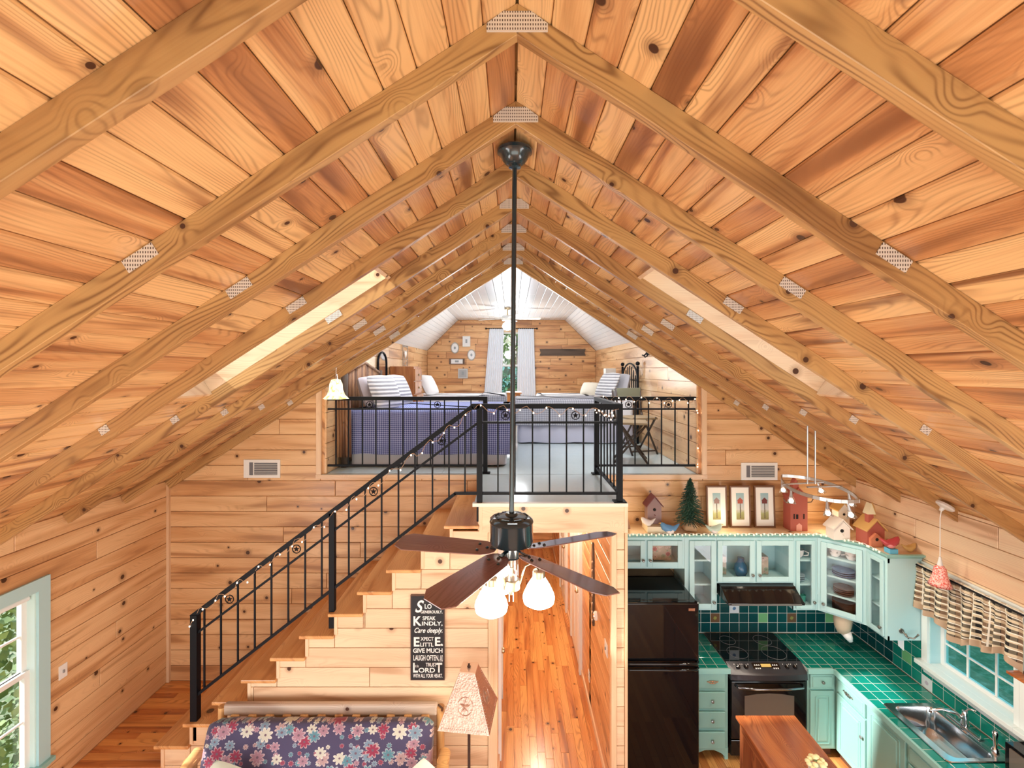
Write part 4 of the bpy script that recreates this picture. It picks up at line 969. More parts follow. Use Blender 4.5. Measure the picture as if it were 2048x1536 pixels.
ob('hook', MB().tube([(2.09, 6.98, 4.16), (2.07, 6.98, 4.10), (2.04, 6.98, 4.08), (2.02, 6.98, 4.12)], .012, 8).tube([(2.09, 7.06, 4.16), (2.05, 7.08, 4.10), (2.02, 7.08, 4.12)], .01, 8), BLACK, t, smooth=True)
ob('backplate', MB().box(2.085, 2.1, 6.95, 7.1, 4.12, 4.18), BLACK, t)
# loft ceiling fan
lx, ly = PX(1015, 9.2), 9.2
t = thing('ceiling_fan', (lx, ly, 5.14), 'white ceiling fan with glowing lamp over the loft beds', 'ceiling fan')
ob('downrod', MB().lathe([(.0, 5.14), (.07, 5.14), (.06, 5.10), (.015, 5.09), (.015, 4.98), (.0, 4.98)], (lx, ly, 0), 20), BRASS, t, smooth='a')
ob('motor_housing', MB().lathe([(.0, 4.99), (.1, 4.98), (.13, 4.93), (.11, 4.88), (.0, 4.87)], (lx, ly, 0), 24), WHITE, t, smooth='a')
for k in range(5):
    A = 2*pi*k/5+.1; o = ob('blade', MB().prism([(.12, -.04), (.2, -.06), (.66, -.07), (.68, 0), (.66, .07), (.2, .06), (.12, .04)], XY, -.004, .004), plain('cream_blade', (.85, .83, .76), rough=.4), t, org=(0, 0, 0))
    o.location = V((lx, ly, 4.93))-ORG[t]; o.rotation_euler = (Matrix.Rotation(A, 4, 'Z') @ Matrix.Rotation(math.radians(-10), 4, 'X')).to_euler()
ob('lamp_shade', MB().lathe([(.03, 4.87), (.09, 4.82), (.11, 4.76), (.07, 4.70), (.0, 4.68)], (lx, ly, 0), 24), emit('loft_lamp_glass', (1, .95, .85), 9), t, smooth=True)
light('loft_bulb', 'POINT', (lx, ly, 4.35), 42, (1, .93, .82), shadow_soft_size=.12)
for sx_ in (-1, 1):
    light('loft_slope_fill', 'AREA', (sx_*1.62, 6.1, 4.78), 38, (.93, .96, 1), (0, math.radians(sx_*45), 0), shape='RECTANGLE', size=.7, size_y=1.2)  # added fill lamps under both slopes, hidden by the rafters; no skylight is built
light('loft_window_daylight', 'AREA', (0, 11.1, 4.0), 45, (.9, .96, 1), (math.radians(-90), 0, 0), shape='RECTANGLE', size=.7, size_y=1.6)
# ================================================================ KITCHEN
def paintwood(name, c): return plain(name, c, rough=.36)
def localbox(P0, d, n, a0, a1, b0, b1, z0, z1, mb=None):
    """a along d, b along n (outward)"""
    mb = mb or MB(); P0 = V((*P0, 0)); d = V((*d, 0)); n = V((*n, 0))
    p = lambda a, b, z: tuple(P0+d*a+n*b+V((0, 0, z)))
    return mb.prism([(a0, b0), (a1, b0), (a1, b1), (a0, b1)], lambda a, b, z: p(a, b, z), z0, z1)
def knob(P0, d, n, a, b, z, par, mat=PEWTER, r=.016):
    c = V((*P0, z))+V((*d, 0))*a+V((*n, 0))*b; M = V((*n, 0)).to_track_quat('Z', 'Y').to_matrix()
    return ob('knob', MB().lathe([(.006, 0), (.006, .012), (r, .016), (r*.95, .024), (r*.55, .028), (.0, .026)], c, 16, M), mat, par, smooth='a')
def upper(label, P0, d, n, w, z0, z1, depth, doors, shelves=2, side=True, door_h=None):
    t = thing('wall_cabinet', (P0[0]+d[0]*w/2, P0[1]+d[1]*w/2, z0), label, 'cabinet', 'mint glass-door wall cabinets')
    LB = lambda *a: localbox(P0, d, n, *a)
    m = LB(0, .018, -depth, -.02, z0, z1); LB2 = lambda *a: localbox(P0, d, n, *a, mb=m)
    LB2(w-.018, w, -depth, -.02, z0, z1); LB2(.018, w-.018, -depth, -depth+.012, z0, z1); LB2(.018, w-.018, -depth, -.02, z0, z0+.018); LB2(.018, w-.018, -depth, -.02, z1-.018, z1)
    ob('carcass', m, MINTW, t)
    m = MB(); ed = [0]+[x for q in doors for x in q]+[w]
    for i in range(0, len(ed), 2):
        if ed[i+1]-ed[i] > .002: localbox(P0, d, n, ed[i], ed[i+1]+(.012 if i+2 < len(ed) else 0), -.02, 0, z0, z1, m)
    localbox(P0, d, n, 0, w, -.02, -.0005, z0, z0+.04, m); localbox(P0, d, n, 0, w, -.02, -.0005, z1-.045, z1, m)
    ob('face_frame', m, MINTW, t)
    for k in range(shelves):
        z = z0+(z1-z0)*(k+1)/(shelves+1); ob('shelf', localbox(P0, d, n, .018, w-.018, -depth+.01, -.03, z-.009, z+.009), MINTW, t)
    dz0, dz1 = z0+.022, z1-.03
    for i, (a, b) in enumerate(doors):
        m = MB(); fw = .052 if b-a > .25 else .04
        for q in ((a, a+fw, dz0, dz1), (b-fw, b, dz0, dz1), (a+fw, b-fw, dz0, dz0+fw), (a+fw, b-fw, dz1-fw, dz1)): localbox(P0, d, n, q[0], q[1], .001, .02, q[2], q[3], m)
        dr = ob('door', m, MINTW, t, bev=.003)
        ob('glass', localbox(P0, d, n, a+fw-.004, b-fw+.004, .007, .011, dz0+fw-.004, dz1-fw+.004), GLASS, dr)
        left = (len(doors) == 2 and i == 1) or (len(doors) == 1 and doors[0][0] < 0)
        ka = a+fw/2 if left else b-fw/2
        if label.startswith('corner'): ka = a+fw/2
        knob(P0, d, n, ka, .02, dz0+.075, dr)
    return t
YF = 4.84; DX, DN = (1, 0), (0, -1)
upper('mint glass-door wall cabinet above the black refrigerator', (1.03, YF), DX, DN, .80, 1.78, 2.11, .32, [(.02, .382), (.405, .775)], 0)
upper('tall narrow mint wall cabinet between refrigerator and range hood', (1.832, YF), DX, DN, .34, 1.34, 2.11, .32, [(.045, .325)])
upper('wide two-door mint wall cabinet directly above the range hood', (2.174, YF), DX, DN, .806, 1.625, 2.11, .32, [(.0, .39), (.41, .80)], 0)
upper('slim mint wall cabinet to the right of the range hood', (2.982, YF), DX, DN, .256, 1.34, 2.11, .32, [(.02, .222)])
q = V((.29, -.29)).normalized(); 
upper('corner mint wall cabinet set diagonally, holding mugs and plates', (3.24, YF), (q.x, q.y), (-q.x*0-abs(q.y), -abs(q.x)), .41, 1.34, 2.11, .22, [(.03, .38)], 3)
upper('last mint wall cabinet on the window wall, iron hook on its end panel', (3.53, 4.55), (0, -1), (-1, 0), .255, 1.34, 2.11, .325, [(.03, .225)])
# end hook, crown
t = thing('coat_hook', (3.68, 4.28, 1.43), 'dark iron hook on the end panel of the last wall cabinet', 'hook')
ob('hook', MB().tube([(3.66, 4.285, 1.44), (3.67, 4.25, 1.40), (3.71, 4.22, 1.40), (3.74, 4.21, 1.435)], .007, 8).ball((3.742, 4.21, 1.44), .010, 10, 6).tube([(3.68, 4.27, 1.42), (3.69, 4.25, 1.38)], .006, 8), PEWTER, t, smooth=True)
ob('backplate', MB().lathe([(.0, .006), (.022, .005), (.024, 0)], (3.66, 4.295, 1.43), 18, Matrix.Rotation(pi/2, 3, 'X')), PEWTER, t, smooth='a')
PL = [(1.03, YF), (3.24, YF), (3.53, 4.55), (3.53, 4.295), (XW, 4.295)]
def offs(pl, dd):
    out = []
    for i, p in enumerate(pl):
        ns = []
        for a, b in ((i-1, i), (i, i+1)):
            if 0 <= a and b < len(pl): e = (V(pl[b])-V(pl[a])).normalized(); ns.append(V((e.y, -e.x)))
        n = sum(ns, V((0, 0))).normalized(); k = dd/max(.3, n.dot(ns[0])); out.append((p[0]+n.x*k, p[1]+n.y*k))
    return out
t = thing('cabinet_crown', (2.4, YF, 2.11), 'mint crown moulding and top ledge running over all the wall cabinets', 'crown moulding')
m = MB(); prof = [(0, 2.108), (.008, 2.112), (.03, 2.135), (.034, 2.148), (.0, 2.148)]; rings = []
for dd, z in prof: rings.append([(x, y, z) for x, y in offs(PL, dd)])
for i in range(len(prof)-1):
    for k in range(len(PL)-1): m.add([rings[i][k], rings[i][k+1], rings[i+1][k+1], rings[i+1][k]], [(0, 1, 2, 3)])
ob('crown', m, MINT, t, fix=False)
ob('top_board', MB().prism(PL+[(XW, YB-.005), (1.03, YB-.005)], XY, 2.112, 2.147), mp('pale'), t)
# refrigerator
fr = thing('refrigerator', (1.4, 4.7, 0), 'tall gloss black refrigerator with the freezer door on top', 'refrigerator')
ob('cabinet_body', MB().box(1.035, 1.775, 4.40, 5.12, .02, 1.665), GLOSSB, fr, bev=.008)
for z0, z1, nm in ((.10, 1.085, 'door'), (1.10, 1.675, 'freezer_door')):
    dr = ob(nm, MB().box(1.033, 1.778, 4.33, 4.392, z0, z1), plain('fridge_door_black', (.005, .005, .006), rough=.05, spec=.4), fr, bev=.014, seg=4)
    zz = 1.06 if nm == 'door' else 1.118
    ob('handle', MB().tube([(1.06, 4.33, zz), (1.10, 4.30, zz), (1.55, 4.295, zz), (1.74, 4.30, zz), (1.765, 4.33, zz)], .013, 8), GLOSSB, dr, smooth=True)
    if nm == 'freezer_door': ob('maker_badge', MB().box(1.675, 1.735, 4.327, 4.33, 1.60, 1.625), CHROME, dr)
ob('kick_grille', MB().box(1.05, 1.76, 4.38, 4.42, .02, .09), plain('dark_plastic', (.02, .02, .02), rough=.6), fr)
# range hood
h = thing('range_hood', (2.57, 4.8, 1.52), 'gloss black range hood under the two-door wall cabinet', 'range hood')
ob('hood_shell', MB().prism([(5.15, 1.62), (4.78, 1.62), (4.76, 1.60), (4.62, 1.52), (4.62, 1.50), (5.15, 1.50)], lambda u, v, t: (t, u, v), 2.19, 2.965), GLOSSB, h, bev=.004)
ob('control_strip', MB().box(2.22, 2.93, 4.612, 4.62, 1.502, 1.518), plain('hood_grey', (.12, .12, .12), rough=.3), h)
for x in (2.7, 2.74): ob('switch', MB().box(x, x+.02, 4.80, 4.81, 1.6, 1.61), CHROME, h)
# range
rg = thing('range', (2.55, 4.85, 0), 'black glass-top kitchen range with a slanted control panel', 'stove')
ob('oven_body', MB().box(2.172, 2.932, 4.60, 5.14, .03, .90), GLOSSB, rg)
ct = ob('cooktop', MB().box(2.168, 2.936, 4.63, 5.145, .905, .928), plain('cooktop_glass', (.006, .006, .008), rough=.04, coat=.5), rg, bev=.004)
for x, y, r in ((2.36, 4.78, .10), (2.74, 4.78, .115), (2.36, 5.0, .08), (2.74, 5.0, .09)):
    ob('burner_ring', MB().tube([(x+r*math.cos(a), y+r*math.sin(a), .929) for a in [2*pi*k/40 for k in range(41)]], .0012, 4, False), plain('ring_grey', (.25, .25, .27), rough=.4), ct)
def range_panel():
    q = []
    for k in range(13):
        x = 2.172+.76*k/12; s = math.sin(pi*k/12); q.append((x, s*.02))
    m = MB(); r = []
    for x, s in q: r.append([(x, 4.635, .93), (x, 4.545-s, .875), (x, 4.53-s, .865), (x, 4.525-s*.6, .81), (x, 4.60, .80)])
    for a, b in zip(r[:-1], r[1:]):
        for i in range(4): m.add([a[i], b[i], b[i+1], a[i+1]], [(0, 1, 2, 3)])
    for a in (r[0], r[-1]): m.add(a, [(0, 1, 2, 3, 4)])
    return m
cp = ob('control_panel', range_panel(), plain('range_charcoal', (.05, .05, .06), rough=.22, metal=.4), rg, fix=False)
sl_ = V((0, -.09, -.055)).normalized(); NP = V((0, -.52, .85)).normalized(); MQ = NP.to_track_quat('Z', 'Y').to_matrix()
def onp(x, v): return V((x, 4.635, .93))+sl_*v+NP*.004
for x in (2.27, 2.35, 2.76, 2.84): 
    k = ob('dial', MB().lathe([(.0, .018), (.018, .016), (.022, .0)], onp(x, .058), 18, MQ), GLOSSB, cp, smooth='a')
    ob('pointer', MB().bar(onp(x, .042)+NP*.017, onp(x, .06)+NP*.017, .004, .003, NP), WHITE, k)
    for dx in (-.03, .03): ob('dial_mark', MB().lathe([(.0, .001), (.004, 0)], onp(x+dx, .03), 8, MQ), WHITE, cp)
c = onp(2.555, .055); ob('display_bezel', MB().bar(c-V((.135, 0, 0)), c+V((.135, 0, 0)), .075, .003, NP), GLOSSB, cp)
ob('clock_display', MB().bar(c-V((.05, 0, 0))+NP*.002-sl_*.012, c+V((.05, 0, 0))+NP*.002-sl_*.012, .028, .002, NP), emit('amber_display', (.8, .5, .12), .6, (.3, .2, .05)), cp)
for dx in (-.11, -.09, .09, .11, -.07, .07):
    for v in (-.015, .015): ob('key_button', MB().lathe([(.0, .003), (.006, .002), (.007, 0)], c+V((dx, 0, 0))+sl_*v+NP*.002, 10, MQ), plain('button_white', (.75, .75, .75), rough=.4), cp)
od = ob('oven_door', MB().box(2.178, 2.926, 4.535, 4.60, .22, .79), GLOSSB, rg, bev=.006)
ob('oven_window', MB().prism([(2.31, .36), (2.80, .36), (2.80, .65), (2.68, .668), (2.555, .675), (2.43, .668), (2.31, .65)], XZ, 4.531, 4.536), plain('oven_glass', (.16, .13, .11), rough=.07), od)
ob('handle', MB().tube([(2.22, 4.535, .755), (2.24, 4.50, .752), (2.40, 4.485, .748), (2.70, 4.485, .748), (2.87, 4.50, .752), (2.89, 4.535, .755)], .012, 10), plain('handle_dark_steel', (.25, .27, .3), rough=.12, metal=1), od, smooth=True)
wd_ = ob('warming_drawer', MB().box(2.178, 2.926, 4.54, 4.60, .05, .205), GLOSSB, rg, bev=.006)
ob('handle', MB().bar((2.45, 4.53, .13), (2.66, 4.53, .13), .02, .015), GLOSSB, wd_)
# base cabinets
def raised(P0, d, n, a0, a1, z0, z1, par, nm='door', kn=None, handle=None):
    dr = ob(nm, localbox(P0, d, n, a0, a1, .001, .02, z0, z1), MINT, par, bev=.004)
    if z1-z0 > .22:
        m = MB(); fw = .055
        for q in ((a0+fw-.008, a0+fw, z0+fw, z1-fw), (a1-fw, a1-fw+.008, z0+fw, z1-fw), (a0+fw, a1-fw, z0+fw-.008, z0+fw), (a0+fw, a1-fw, z1-fw, z1-fw+.008)): localbox(P0, d, n, q[0], q[1], .018, .026, q[2], q[3], m)
        ob('panel_bead', m, MINT, dr); ob('raised_panel', localbox(P0, d, n, a0+fw+.02, a1-fw-.02, .015, .027, z0+fw+.02, z1-fw-.02), MINT, dr, bev=.008)
    else: ob('raised_panel', localbox(P0, d, n, a0+.02, a1-.02, .015, .026, z0+.02, z1-.02), MINT, dr, bev=.006)
    if kn: knob(P0, d, n, kn[0], .022, kn[1], dr, PEWTER if len(kn) < 3 else kn[2], .015)
    if handle:
        c = V((*P0, handle[1]))+V((*d, 0))*handle[0]+V((*n, 0))*.03; dd = V((*d, 0)); nn = V((*n, 0))
        m = MB()
        for s in (-1, 1):
            m.tube([c+dd*s*(.012+.020*math.sin(a))+V((0, 0, .014*math.cos(a)))+nn*.006 for a in [2*pi*k/12 for k in range(13)]], .004, 6)
            m.tube([c+dd*s*.03+V((0, 0, .0)), c+dd*s*.05+V((0, 0, .008)), c+dd*s*.062+V((0, 0, -.004))], .004, 6); m.tube([c+dd*s*.045-nn*.012, c+dd*s*.045+nn*.004], .005, 6)
        m.tube([c-dd*.045, c+dd*.045], .003, 6); ob('handle', m, handle[2], dr, smooth=True)
    return dr
COP = plain('copper_pull', (.62, .36, .24), rough=.35, metal=.8)
bc = thing('base_cabinet', (1.97, 4.86, 0), 'mint base cabinet with four drawers between refrigerator and range', 'cabinet')
P0 = (1.79, 4.56)
ob('carcass', MB().box(1.79, 2.158, 4.565, 5.15, .115, .88), MINT, bc)
m = MB().box(2.125, 2.158, 4.56, 4.59, 0, .115).box(1.79, 1.82, 4.56, 4.59, 0, .115)
m.prism([(1.82, .115), (1.82, .03), (1.85, .06), (1.93, .09), (2.02, .09), (2.09, .06), (2.125, .03), (2.125, .115)], XZ, 4.562, 4.585); ob('arched_foot', m, MINT, bc)
for i, (z0, z1) in enumerate(((.717, .861), (.518, .68), (.324, .483), (.118, .284))):
    dr = ob('drawer', localbox(P0, DX, DN, .02, .333, .0, .02, z0, z1), MINT, bc, bev=.006)
    if i: knob(P0, DX, DN, .2, .02, (z0+z1)/2, dr, plain('glass_knob', (.35, .38, .4), rough=.15, metal=.6))
    else:
        c = V((1.99, 4.525, .79)); m = MB()
        for s in (-1, 1): m.tube([c+V((s*(.012+.02*math.sin(a)), 0, .012*math.cos(a))) for a in [2*pi*k/12 for k in range(13)]], .004, 6); m.tube([c+V((s*.03, 0, 0)), c+V((s*.055, 0, .006))], .005, 6); m.tube([c+V((s*.04, 0, 0)), c+V((s*.04, .02, 0))], .004, 6)
        ob('bow_handle', m, COP, dr, smooth=True)
bc = thing('base_cabinet', (3.08, 4.86, 0), 'mint base cabinet with one drawer and one door right of the range', 'cabinet')
ob('carcass', MB().box(2.95, 3.23, 4.565, 5.15, .10, .88), MINT, bc); ob('toe_kick', MB().box(2.95, 3.22, 4.62, 4.65, 0, .10), plain('kick_brown', (.12, .05, .03), rough=.6), bc)
raised((2.95, 4.565), DX, DN, .02, .255, .71, .855, bc, 'drawer', (.137, .785)); raised((2.95, 4.565), DX, DN, .02, .255, .12, .69, bc)
bc = thing('base_cabinet', (3.5, 4.35, 0), 'mint corner base cabinet with scrolled iron drawer pull facing left', 'cabinet')
DR, NR = (0, -1), (-1, 0)
ob('carcass', MB().box(3.235, 3.84, 4.155, 5.14, .10, .88), MINT, bc); ob('toe_kick', MB().box(3.29, 3.31, 4.155, 4.6, 0, .10), plain('kick_brown', (.12, .05, .03)), bc)
raised((3.235, 4.53), DR, NR, .01, .365, .71, .855, bc, 'drawer', None, (.17, .785, PEWTER)); raised((3.235, 4.53), DR, NR, .01, .365, .12, .69, bc, 'door', (.345, .52, plain('glass_knob', (1, 1, 1))))
bc = thing('base_cabinet', (3.5, 3.6, 0), 'long mint sink base cabinet with sunlit doors under the window', 'cabinet')
ob('carcass', MB().box(3.235, 3.84, 4.05, 4.148, .10, .88).box(3.235, 3.84, 2.6, 3.45, .10, .88).box(3.235, 3.28, 3.45, 4.05, .10, .88).box(3.235, 3.84, 3.45, 4.05, .10, .6), MINT, bc); ob('toe_kick', MB().box(3.29, 3.31, 2.6, 4.15, 0, .10), plain('kick_brown', (.12, .05, .03)), bc)
raised((3.235, 4.14), DR, NR, .0, .40, .12, .855, bc, 'door', (.37, .58)); raised((3.235, 4.14), DR, NR, .43, .84, .71, .855, bc, 'drawer'); raised((3.235, 4.14), DR, NR, .43, .84, .12, .69, bc, 'door', (.46, .6)); raised((3.235, 4.14), DR, NR, .87, 1.25, .12, .855, bc, 'door')
# counters with tiles
def tile_mat(name, c, v=.5):
    q = NT(name); oi = q.new('ShaderNodeObjectInfo'); tc = q.new('ShaderNodeTexCoord')
    q.col(q.mix(q.math('MULTIPLY', oi.outputs['Random'], v), c, tuple(p*.55 for p in c)), rough=.07, coat=.6); return q.m
TG1 = tile_mat('teal_glazed_tile', (.008, .27, .215)); TW1 = tile_mat('deep_teal_wall_tile', (.004, .075, .085)); TLG = tile_mat('leaf_green_tile', (.22, .58, .26))
def deco(name, a, b):
    q = NT(name); tc = q.new('ShaderNodeTexCoord'); x, y, z = q.sep(tc.outputs['Object'])
    r = q.math('SQRT', q.math('ADD', q.math('MULTIPLY', x, x), q.math('MULTIPLY', y, y))); n = q.noise(tc.outputs['Object'], 60., 2., .6)
    q.col(q.mix(q.mrange(q.math('MULTIPLY_ADD', n, .02, r), .025, .033, 1., 0.), a, b), rough=.2); return q.m
TBR = deco('brown_fruit_tile', (.16, .09, .05), (.30, .30, .08)); TBD = deco('white_blue_bird_tile', (.70, .78, .85), (.10, .22, .42)); TWH = deco('white_flower_tile', (.75, .80, .85), (.55, .50, .62))
GROUT = plain('white_grout', (.72, .78, .74), rough=.7)
SH_ = (3.30, 3.775, 3.46, 4.045)
def counter(label, body, fields, edge):
    t = thing('countertop', (body[0][0], body[0][2], .88), label, 'countertop')
    m = MB()
    for x0, x1, y0, y1 in body:
        for q in rsubs((x0, x1, y0, y1), [SH_]): m.box(q[0], q[1], q[2], q[3], .882, .9135)
    ob('grout_bed', m, GROUT, t)
    m = MB()
    for e in edge: m.box(*e)
    ob('edge_band', m, MINT, t, bev=.003)
    for x0, x1, y0, y1, fx in fields:
        x = x1
        while x > x0+.004:
            xa = max(x0, x-.108); y = y1
            while y > y0+.004:
                ya = max(y0, y-.108)
                for q in rsubs((xa, x, ya, y), [SH_]): plank(rect(q), (0, 0, .9125), X1, Y1, Z1, .0032, TG1, t, 'tile', .0027, .0008)
                y = ya
            x = xa
    return t
counter('short teal-tiled countertop between refrigerator and range', [(1.785, 2.165, 4.545, 5.155)], [(1.785, 2.165, 4.545, 5.15, 0)], [(1.785, 2.168, 4.522, 4.545, .872, .922)])
ct_ = counter('long teal-tiled countertop turning the corner under the window', [(2.938, 3.845, 4.545, 5.155), (3.205, 3.845, 2.6, 4.545)], [(2.938, 3.845, 4.545, 5.15, 0), (3.205, 3.845, 2.6, 4.5451, 0)],
        [(2.936, 3.205, 4.522, 4.545, .872, .922), (3.182, 3.205, 2.6, 4.545, .872, .922)])
# backsplash tiles are part of the walls
ob('grout_bed', MB().box(1.03, XW-.004, YB-.006, YB+.01, .915, 1.40), GROUT, wb_)
for i in range(-9, 16):
    for r_ in range(4):
        x = 2.136+.108*i; z = .922+.108*r_
        if x < 1.04 or x+.108 > XW: 
            if x > XW-.03 or x < 1.03: continue
        mt = TW1
        if r_ == 1 and i in (1, 9): mt = TBR
        if r_ == 1 and i in (6, 13): mt = TLG
        if r_ == 2 and i == 3: mt = TBD
        if x < 1.75: continue
        plank(rect((x, min(x+.108, XW-.006), z, z+.108)), (0, YB-.006, 0), X1, Z1, (0,-1,0), .003, mt, wb_, 'tile', .0027, .0008)
ob('grout_bed', MB().box(XW-.006, XW+.01, 4.30, YB-.002, .915, 1.40).box(XW-.006, XW+.01, 2.6, 4.30, .915, 1.08), GROUT, wr_)
for i in range(24):
    y = YB-.008-.108*i
    if y < 2.7: break
    for r_ in range(4):
        z = .922+.108*r_; z1 = z+.108
        if y-.108 < 4.27: z1 = min(z1, 1.075)
        if z1-z < .02: continue
        mt = TW1 if i < 5 else TG1
        if r_ == 1 and i == 6: mt = TLG
        if r_ == 0 and i == 8: mt = TWH
        if r_ == 2 and i == 2: mt = TBR
        plank(rect((-y, -y+.108, z, z1)), (XW-.006, 0, 0), (0,-1,0), Z1, (-1,0,0), .003, mt, wr_, 'tile', .0027, .0008)
# sink
sk = thing('sink', (3.54, 3.75, .72), 'stainless steel sink set into the teal counter under the window', 'sink')
x0, x1, y0, y1 = 3.285, 3.79, 3.445, 4.06
def rrect(x0, x1, y0, y1, r, n=5):
    P = []
    for cx, cy, a in ((x1-r, y1-r, 0), (x0+r, y1-r, pi/2), (x0+r, y0+r, pi), (x1-r, y0+r, 3*pi/2)):
        for k in range(n+1): b = a+pi/2*k/n; P.append((cx+r*math.cos(b), cy+r*math.sin(b)))
    return P
rings = [(rrect(x0, x1, y0, y1, .03), .921), (rrect(x0+.004, x1-.004, y0+.004, y1-.004, .03), .927), (rrect(3.345, 3.69, y0+.035, y1-.035, .06), .926), (rrect(3.35, 3.685, y0+.04, y1-.04, .06), .915),
         (rrect(3.36, 3.675, y0+.05, y1-.05, .06), .75), (rrect(3.39, 3.645, y0+.08, y1-.08, .05), .735)]
m = MB(); n = len(rings[0][0])
for P, z in rings: m.v += [(x, y, z) for x, y in P]
for i in range(len(rings)-1):
    for k in range(n): m.f.append((i*n+k, i*n+(k+1) % n, (i+1)*n+(k+1) % n, (i+1)*n+k))
m.f.append(tuple((len(rings)-1)*n+k for k in range(n)))
ob('basin', m, plain('sink_steel', (.78, .80, .83), rough=.16, metal=1), sk, smooth='a')
ob('drain', MB().lathe([(.0, .738), (.03, .738), (.04, .742), (.045, .736)], (3.52, 3.75, 0), 24), CHROME, sk, smooth='a')
fc = thing('faucet', (3.745, 3.78, .927), 'chrome kitchen faucet with long low spout behind the sink', 'faucet')
ob('deck_plate', MB().box(3.72, 3.772, 3.64, 3.92, .927, .94), CHROME, fc, bev=.006)
ob('faucet_body', MB().lathe([(.03, .94), (.03, .96), (.024, .98), (.026, 1.03), (.018, 1.06), (.0, 1.065)], (3.745, 3.78, 0), 20), CHROME, fc, smooth='a')
ob('spout', MB().tube([(3.745, 3.78, .99), (3.69, 3.80, 1.03), (3.60, 3.83, 1.04), (3.53, 3.85, 1.02), (3.525, 3.85, 1.0)], [.014, .013, .011, .011, .013], 10), CHROME, fc, smooth=True)
ob('lever', MB().tube([(3.745, 3.78, 1.06), (3.75, 3.75, 1.10), (3.755, 3.70, 1.12)], [.009, .008, .006], 8), CHROME, fc, smooth=True)
sp = thing('side_sprayer', (3.745, 3.54, .927), 'chrome side sprayer near the front end of the sink', 'sprayer')
ob('sprayer_base', MB().lathe([(.026, .927), (.024, .945), (.014, .96), (.0, .96)], (3.745, 3.54, 0), 16), CHROME, sp, smooth='a')
ob('sprayer_head', MB().lathe([(.011, .955), (.014, 1.0), (.017, 1.04), (.02, 1.07), (.012, 1.085), (.0, 1.085)], (3.745, 3.54, 0), 16), CHROME, sp, smooth='a')
# dark appliance at the right end
t = thing('microwave', (3.70, 3.33, .92), 'black appliance standing at the near end of the window counter', 'appliance')
ob('housing', MB().box(3.665, 3.85, 3.05, 3.40, .921, 1.12), GLOSSB, t, bev=.006); ob('glass_door', MB().box(3.655, 3.665, 3.08, 3.36, .94, 1.10), plain('oven_glass', (1, 1, 1)), t)
# potted cloth under the corner cabinet (tan and white towel-like animal figure)
t = thing('goose_figure', (3.52, 4.72, .92), 'tan and white animal figure hanging below the corner wall cabinet', 'figurine')
ob('body', MB().lathe([(.0, 1.34), (.07, 1.34), (.085, 1.28), (.075, 1.2), (.05, 1.14), (.0, 1.13)], (3.46, 4.78, 0), 18), plain('tan_fur', (.62, .50, .38), rough=.9), t, smooth=True)
ob('snout', MB().tube([(3.48, 4.76, 1.15), (3.50, 4.74, 1.10), (3.51, 4.73, 1.07)], [.05, .035, .018], 12), plain('pale_fur', (.82, .84, .86), rough=.9), t, smooth=True)
t = thing('paper_label', (3.72, 4.36, 1.24), 'white paper hanging from beneath the last wall cabinet', 'paper')
ob('sheet', MB().prism([(3.655, 1.34), (3.715, 1.34), (3.715, 1.22), (3.66, 1.27)], XZ, 4.33, 4.332), WPIL, t)
# valance
def plaid():
    q = NT('black_cream_plaid'); tc = q.new('ShaderNodeTexCoord'); x, y, z = q.sep(tc.outputs['Object'])
    st = lambda c, f, lo, hi, ph=0.: q.mrange(q.math('SINE', q.math('MULTIPLY_ADD', c, f, ph)), lo, hi)
    a = st(y, 105., -.1, .2); b = st(z, 125., -.35, -.1)
    c = q.mix(q.math('MULTIPLY_ADD', b, q.math('MULTIPLY_ADD', a, .16, .80), q.math('MULTIPLY', a, .08)), (.66, .57, .41), (.008, .008, .010))
    c = q.mix(q.math('MULTIPLY', st(y, 52.5, .6, .75, 1.), .5), c, (.32, .20, .12))
    g = q.math('MAXIMUM', st(y, 52.5, .975, .99, 2.2), st(z, 105., .90, .95, 2.6)); c = q.mix(g, c, (.85, .83, .76)); q.col(c, rough=.9); return q.m
t = thing('window_valance', (3.8, 3.8, 1.6), 'gathered black and cream plaid valance with tan hem over the sink window', 'valance')
m = MB(); mh = MB(); NN = 160; rows = []
ya, yb_ = 4.385, 3.40
bot = lambda s: 1.66+.05*math.sin(s*9.5)+.02*math.sin(s*23)
for lv in range(9):
    u = lv/8; row = []
    for k in range(NN+1):
        s = k/NN; y = ya+(yb_-ya)*s; z = 2.075+(bot(s)-2.075)*u; am = .004+.022*u
        row.append((3.815-am*(1+math.sin(s*62+1.5*math.sin(s*9)))-.012*(lv in (1,)), y+.012*u*math.sin(s*31), z))
    rows.append(row)
m.v = [p for r in rows for p in r]
for lv in range(8):
    for k in range(NN): i = lv*(NN+1)+k; m.f.append((i, i+1, i+NN+2, i+NN+1))
ob('plaid_cloth', m, plaid(), t, smooth=True, fix=False)
r2 = rows[-1]; mh.v = r2+[(p[0]-.004, p[1], p[2]-.05) for p in r2]
for k in range(NN): mh.f.append((k, k+1, NN+1+k+1, NN+1+k))
ob('hem_band', mh, plain('tan_hem', (.46, .34, .24), rough=.9), t, smooth=True, fix=False)
ob('curtain_rod', MB().tube([(3.80, 4.40, 2.055), (3.80, 3.38, 2.055)], .008, 8).bar((3.80, 4.39, 2.055), (3.86, 4.39, 2.055), .01, .02), BLACK, t)
setp(ob('window_ledge', MB().box(3.72, 3.86, 3.28, 3.44, 1.60, 1.62), mp('isl'), None), 'small wooden ledge between the two kitchen windows', 'shelf')
